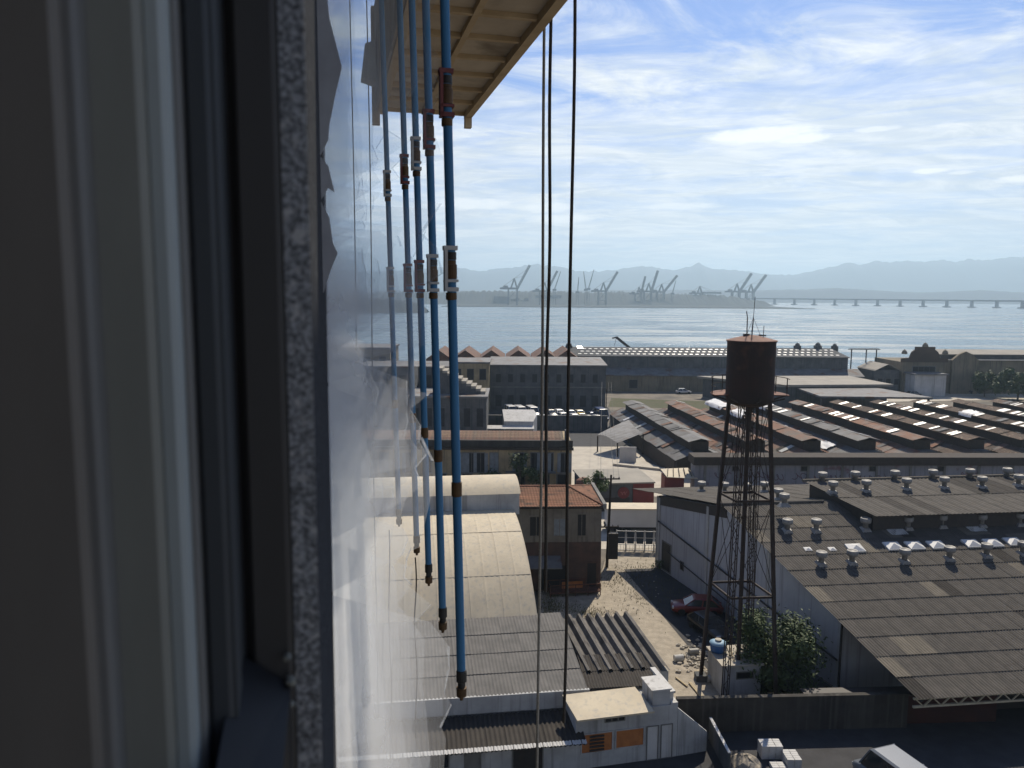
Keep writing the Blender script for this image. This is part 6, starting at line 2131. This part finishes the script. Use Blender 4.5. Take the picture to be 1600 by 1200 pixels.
CK = [('red', 'white', 'ring', 'end'), ('red', 'white', 'ring', 'end'), ('white', 'red', 'ring', 'end'), ('red', 'red', 'ring', 'end'), ('white', 'white', 'ring', 'end')]
PL = ['thickest and nearest', 'second nearest', 'middle of the five', 'second farthest', 'thinnest and farthest, dim behind dusty glass']
for i, (d, n_) in enumerate(POLES):
    t = thing('blue_pole', 'blue steel pole hanging by the facade, %s' % PL[i], 'pole', pole_pt(i, CL[3]), 'blue poles carrying the broken glass fins')
    MB().tube(pole_pt(i, CL[3] + 0.06), pole_pt(i, 3.2), RP, n=18).build('tube', m_pole, t, smooth=False)
    for h, kd in zip(CL, CK[i]):
        if kd in ('red', 'white'):
            mm = m_red if kd == 'red' else m_brk
            o = MB().obox(pole_pt(i, h - 0.075) - FN * 0.026 - FU * 0.019, FN * 0.010, FU * 0.038, UP * 0.15).obox(pole_pt(i, h + 0.062) - FN * 0.026 - FU * 0.019, FN * 0.047, FU * 0.038, UP * 0.014).obox(pole_pt(i, h - 0.076) - FN * 0.026 - FU * 0.019, FN * 0.047, FU * 0.038, UP * 0.014).obox(pole_pt(i, h - 0.045) - FN * 0.026 - FU * 0.019, FN * 0.047, FU * 0.038, UP * 0.009).build('bracket', mm, t)
            c = pole_pt(i, h)
            MB().lathe([(0.0165, 0.030), (0.0175, 0.030), (0.0175, 0.055), (0.0165, 0.055)], c, 16).build('collar', m_coup, o)
            MB().lathe([(0.0185, -0.034), (0.0195, -0.034), (0.0195, 0.012), (0.0165, 0.016), (0.0165, 0.028)], c, 16).build('coupling', m_brass, o)
            MB().lathe([(0.0165, -0.105), (0.0185, -0.102), (0.0185, -0.082), (0.0165, -0.080)], c, 16).build('lower_collar', m_brass, o)
        elif kd == 'ring':
            MB().lathe([(0.0162, -0.028), (0.0185, -0.026), (0.0185, 0.020), (0.0162, 0.024)], pole_pt(i, h), 16).build('clamp_ring', m_brass, t)
        else:
            o = MB().lathe([(0.0162, 0.055), (0.019, 0.05), (0.019, 0.012), (0.014, 0.008), (0.014, -0.01)], pole_pt(i, h + 0.03), 16).build('end_socket', m_coup, t)
            MB().lathe([(0.0, -0.062), (0.006, -0.06), (0.008, -0.045), (0.018, -0.044), (0.019, -0.012), (0.0141, -0.0105)], pole_pt(i, h + 0.03), 16).build('end_cap', m_brass, o)

# ---------------------------------------------------------------- dusty broken glass fins standing out from the facade
def glass_mat(name, fac_lo, fac_hi, scale):
    m = bpy.data.materials.new(name)
    m.use_nodes = True
    N, L = m.node_tree.nodes, m.node_tree.links
    N.clear()
    out = N.new('ShaderNodeOutputMaterial')
    tr = N.new('ShaderNodeBsdfTransparent')
    tr.inputs[0].default_value = (0.97, 0.985, 1.0, 1)
    df = N.new('ShaderNodeBsdfDiffuse')
    df.inputs[0].default_value = (0.80, 0.81, 0.83, 1)
    tl = N.new('ShaderNodeBsdfTranslucent')
    tl.inputs[0].default_value = (0.80, 0.81, 0.83, 1)
    ms = N.new('ShaderNodeMixShader')
    ms.inputs[0].default_value = 0.55
    L.new(df.outputs[0], ms.inputs[1])
    L.new(tl.outputs[0], ms.inputs[2])
    tc = N.new('ShaderNodeTexCoord')
    mp = N.new('ShaderNodeMapping')
    mp.inputs['Scale'].default_value = (1, 1, 0.45)
    L.new(tc.outputs['Object'], mp.inputs[0])
    nz = N.new('ShaderNodeTexNoise')
    nz.inputs['Scale'].default_value = scale
    nz.inputs['Detail'].default_value = 5
    L.new(mp.outputs[0], nz.inputs['Vector'])
    mr = N.new('ShaderNodeMapRange')
    mr.inputs[1].default_value, mr.inputs[2].default_value, mr.inputs[3].default_value, mr.inputs[4].default_value = 0.3, 0.7, fac_lo, fac_hi
    L.new(nz.outputs['Fac'], mr.inputs[0])
    mx = N.new('ShaderNodeMixShader')
    # the dust lies thicker towards the wall
    dn = N.new('ShaderNodeVectorMath')
    dn.operation = 'DOT_PRODUCT'
    dn.inputs[1].default_value = tuple(FN)
    L.new(tc.outputs['Object'], dn.inputs[0])
    m2 = N.new('ShaderNodeMapRange')
    m2.inputs[1].default_value, m2.inputs[2].default_value, m2.inputs[3].default_value, m2.inputs[4].default_value = 0.0, 0.42, 1.30, 0.50
    L.new(dn.outputs['Value'], m2.inputs[0])
    mu = N.new('ShaderNodeMath')
    mu.operation = 'MULTIPLY'
    mu.use_clamp = True
    sz = N.new('ShaderNodeSeparateXYZ')
    L.new(tc.outputs['Object'], sz.inputs[0])
    m4 = N.new('ShaderNodeMapRange')
    m4.inputs[1].default_value, m4.inputs[2].default_value, m4.inputs[3].default_value, m4.inputs[4].default_value = CAM_Z - 0.4, CAM_Z + 0.4, 0.95, 0.42
    L.new(sz.outputs[2], m4.inputs[0])
    mw = N.new('ShaderNodeMath')
    mw.operation = 'MULTIPLY'
    L.new(m2.outputs[0], mw.inputs[0])
    L.new(m4.outputs[0], mw.inputs[1])
    L.new(mr.outputs[0], mu.inputs[0])
    L.new(mw.outputs[0], mu.inputs[1])
    L.new(mu.outputs[0], mx.inputs[0])
    L.new(tr.outputs[0], mx.inputs[1])
    L.new(ms.outputs[0], mx.inputs[2])
    L.new(mx.outputs[0], out.inputs[0])
    return m


m_fin = glass_mat('dusty fin glass', 0.17, 0.36, 4.0)
m_fin_heavy = glass_mat('heavily dusted fin glass', 0.40, 0.62, 5.0)
m_edge = glass_mat('crazed glass edge', 0.0, 0.6, 60.0)
FD = [p[0] for p in POLES] + [5.35, 5.95, 6.55, 7.15, 7.75]
FE = [p[1] for p in POLES] + [0.34, 0.32, 0.33, 0.30, 0.31]
for i, (d, n_) in enumerate(zip(FD, FE)):
    rr = random.Random(200 + i)
    t = thing('glass_fin', 'dusty broken glass fin %s' % (['at the nearest blue pole', 'at the second blue pole', 'at the middle blue pole', 'at the fourth blue pole', 'at the farthest blue pole', 'first beyond the farthest blue pole', 'second beyond the farthest blue pole', 'third beyond the farthest blue pole', 'fourth beyond the farthest blue pole', 'farthest from the window'][i]), 'glass fin', FP(d, FACE, -3), 'broken glass fins along the facade')
    # outer edge: spikes held at the clamps, ragged bites between them
    edge = []
    h = -3.2
    while h < 3.0:
        f = (0.82 if h > -0.25 else 0.86) + 0.10 * math.sin(h * 2.3 + i) + rr.uniform(-0.10, 0.10)
        for c in CL[:3] + (CL[3] + 0.08, 1.35, 2.1):
            k = 1.0 - abs(h - c) / 0.17
            if k > 0:
                f = max(f, 0.45 + 0.50 * k + rr.uniform(-0.05, 0.03))
        if h < -1.6:
            f = 0.84 + rr.uniform(-0.10, 0.08)
        edge.append((min(f, 0.955) * (n_ + 0.012) - 0.012 + LEAN * h * 0.6, h))
        h += rr.uniform(0.04, 0.10) if min(abs(h - c) for c in CL) < 0.2 else rr.uniform(0.10, 0.30)
    cuts = [-3.3, -1.02, -0.30, 0.36, 3.1]
    pane = 0
    for lo_, hi_ in zip(cuts, cuts[1:]):
        pts = [q for q in edge if lo_ <= q[1] < hi_]
        if len(pts) < 2:
            continue
        poly = [(FACE + 0.001, hi_ - 0.006), (FACE + 0.001, lo_ + 0.006)] + [(max(x, FACE + 0.02), min(max(hh, lo_ + 0.006), hi_ - 0.006)) for x, hh in pts]
        b = MB()
        m_n = len(poly)
        b.add([FP(d, x, hh) for x, hh in poly], [tuple(range(m_n))])
        o = b.build('pane', m_fin, t)
        # bright crazed strip along the break
        e = MB()
        for (x0, h0_), (x1, h1_) in zip(pts, pts[1:]):
            if min(abs(h0_ - c) for c in CL) < 0.16 and rr.random() < 0.7:
                w0, w1 = rr.uniform(0.001, 0.012), rr.uniform(0.001, 0.012)
                e.hexa([FP(d - 0.004, x0 - w0, h0_), FP(d - 0.004, x0, h0_), FP(d + 0.004, x0, h0_), FP(d + 0.004, x0 - w0, h0_), FP(d - 0.004, x1 - w1, h1_), FP(d - 0.004, x1, h1_), FP(d + 0.004, x1, h1_), FP(d + 0.004, x1 - w1, h1_)])
        if e.v:
            e.build('fracture_edge', m_edge, o, kind='stuff')
# a remnant close by, stuck to the granite
m_grey_sheet = mat('grey torn sheet', (0.44, 0.455, 0.475), (0.34, 0.35, 0.37), 0.8, 8, 5)
t = thing('glass_remnant', 'grey jagged sheet remnant sticking out of the granite edge', 'glass shard', FP(1.6, FACE, 0.5))
for h0_, pts in ((0.30, [(-0.011, 0.66), (0.004, 0.62), (0.012, 0.53), (0.034, 0.44), (0.020, 0.385), (0.008, 0.33), (0.005, 0.30), (-0.011, 0.27)]), (0.1, [(-0.011, 0.268), (0.004, 0.250), (0.015, 0.200), (0.003, 0.208), (-0.011, 0.185)]), (0.0, [(-0.011, 0.18), (0.004, 0.15), (0.010, 0.10), (0.019, 0.080), (0.006, 0.05), (-0.011, 0.0)])):
    b = MB()
    n = len(pts)
    b.add([FP(1.6, x, h) for x, h in pts] + [FP(1.606, x, h) for x, h in pts], [tuple(range(n)), tuple(range(2 * n - 1, n - 1, -1))] + [(k, n + k, n + (k + 1) % n, (k + 1) % n) for k in range(n)])
    b.build('shard', m_grey_sheet, t)

# ---------------------------------------------------------------- suspended work platform overhead
m_gold = mat('yellowed timber beam', (0.80, 0.64, 0.42), (0.66, 0.51, 0.32), 0.8, 5, 6, stretch=(1, 1, 1))
m_ply = mat('dirty plywood', (0.80, 0.70, 0.56), (0.64, 0.55, 0.43), 0.85, 3, 7, c3=(0.28, 0.235, 0.18), s3=1.5, lo3=0.55, hi3=0.7)
m_padc = mat('cream bumper', (0.74, 0.70, 0.62), (0.62, 0.58, 0.5), 0.8, 6)
sp_ = thing('work_platform', 'yellowed timber suspended work platform seen from below', 'platform', FP(5.4, 1.0, 1.84))
PD0, PD1, PN0, PN1, PH = 2.4, 8.3, 0.52, 1.50, 1.84
for nn in (PN0, PN1 - 0.07):
    MB().obox(FP(PD0, nn, PH), FU * (PD1 - PD0), FN * 0.07, UP * 0.10).build('side_beam', m_gold, sp_)
MB().obox(FP(PD0, (PN0 + PN1) / 2 - 0.03, PH + 0.022), FU * (PD1 - PD0), FN * 0.045, UP * 0.05).build('middle_beam', m_gold, sp_)
nb = 12
for k in range(nb + 1):
    dd = PD0 + (PD1 - PD0 - 0.06) * k / nb
    MB().obox(FP(dd, PN0 + 0.071, PH + 0.028), FU * 0.045, FN * (PN1 - PN0 - 0.142), UP * 0.05).build('cross_beam', m_gold, sp_)
for k in range(nb):
    dd = PD0 + (PD1 - PD0 - 0.06) * k / nb
    for q in range(2):
        n0 = PN0 + 0.01 + q * (PN1 - PN0 - 0.02) / 2
        MB().obox(FP(dd + 0.03, n0 + 0.004, PH + 0.0605 + rnd.uniform(0, 0.004)), FU * ((PD1 - PD0) / nb - 0.012), FN * ((PN1 - PN0 - 0.02) / 2 - 0.008), UP * 0.02).build('deck_board', m_ply, sp_)
MB().obox(FP(PD0, PN0 - 0.021, PH + 0.02), FU * (PD1 - PD0), FN * 0.02, UP * 1.0).build('inner_guard', m_ply, sp_)
MB().obox(FP(PD0, PN1 + 0.002, PH + 0.10), FU * (PD1 - PD0), FN * 0.02, UP * 1.0).build('outer_guard', m_ply, sp_)
MB().obox(FP(PD1 - 0.02, PN0 + 0.001, PH + 0.165), FU * 0.02, FN * (PN1 - PN0 - 0.004), UP * 0.85).build('end_guard', m_ply, sp_)
MB().obox(FP(PD1 - 0.10, PN1 - 0.072, PH - 0.10), FU * 0.08, FN * 0.07, UP * 0.098).build('foot', m_gold, sp_)
MB().obox(FP(PD1 - 0.10, PN0 - 0.05, PH - 0.12), FU * 0.08, FN * 0.075, UP * 1.15).build('end_post', m_gold, sp_)
b = MB()
b.hexa([FP(PD1 - 0.45, PN0 - 0.17, PH + 0.24), FP(PD1 - 0.25, PN0 - 0.17, PH + 0.24), FP(PD1 - 0.25, PN0 - 0.03, PH + 0.20), FP(PD1 - 0.45, PN0 - 0.03, PH + 0.20), FP(PD1 - 0.43, PN0 - 0.13, PH + 0.56), FP(PD1 - 0.27, PN0 - 0.13, PH + 0.56), FP(PD1 - 0.27, PN0 - 0.03, PH + 0.60), FP(PD1 - 0.43, PN0 - 0.03, PH + 0.60)])
b.build('bumper', m_padc, sp_)
MB().tube(FP(PD1 - 0.35, PN0 - 0.10, PH + 0.36), FP(PD1 - 0.35, PN0, PH + 0.36), 0.03).build('bumper_arm', m_gold, sp_)


# ---------------------------------------------------------------- ropes
def rope(label, px, y_ref, d, h0_, h1_, r_, m, grp='ropes hanging down the facade', sway=0.006):
    """a rope hanging plumb at distance d along the facade, in the bearing of px"""
    v = ray(px, y_ref)
    k = d / (v.dot(FU))
    p = EYE + v * k
    nn = (p - EYE).dot(FN)
    b = MB()
    n = 26
    prev = None
    for q in range(n + 1):
        h = h0_ + (h1_ - h0_) * q / n
        pt = FP(d + sway * math.sin(q * 0.7 + px), nn + sway * math.sin(q * 0.45 + px * 2), h)
        if prev is not None:
            b.tube(prev, pt, r_, n=8, cap=False)
        prev = pt
    # weld the segments into one strand
    me = b.mesh('rope', m, True)
    bm = bmesh.new()
    bm.from_mesh(me)
    bmesh.ops.remove_doubles(bm, verts=bm.verts, dist=r_ * 0.4)
    bm.to_mesh(me)
    bm.free()
    link('rope', me, None, label, 'rope', grp)


m_rope_l = mat('pale rope', (0.40, 0.37, 0.31), (0.28, 0.26, 0.22), 0.9, 60, 3)
m_rope_d = mat('dark rope', (0.085, 0.075, 0.062), (0.055, 0.05, 0.043), 0.9, 60, 3)
rope('pale thick rope, leftmost of the three ropes over the yard', 845, 700, 5.45, -9.0, 2.2, 0.0105, m_rope_l)
rope('dark thick rope hanging just right of the pale rope', 855, 600, 5.30, -2.2, 2.2, 0.0115, m_rope_d)
rope('dark rope hanging alone, right of the pair', 889, 600, 4.80, -2.95, 3.0, 0.0105, m_rope_d)
rope('thin grey cord behind the dusty glass, nearest the granite', 556, 500, 8.6, -6, 4.0, 0.006, m_rope_d)
rope('thin grey cord behind the dusty glass, left of the farthest pole', 581, 500, 8.4, -6, 4.0, 0.006, m_rope_d)
rope('thin cord hanging below the farthest blue pole', 608, 900, 4.82, -3.2, -1.5, 0.004, m_rope_d)
rope('thin cord hanging below the second farthest blue pole', 649, 930, 4.26, -2.6, -1.5, 0.004, m_rope_d)
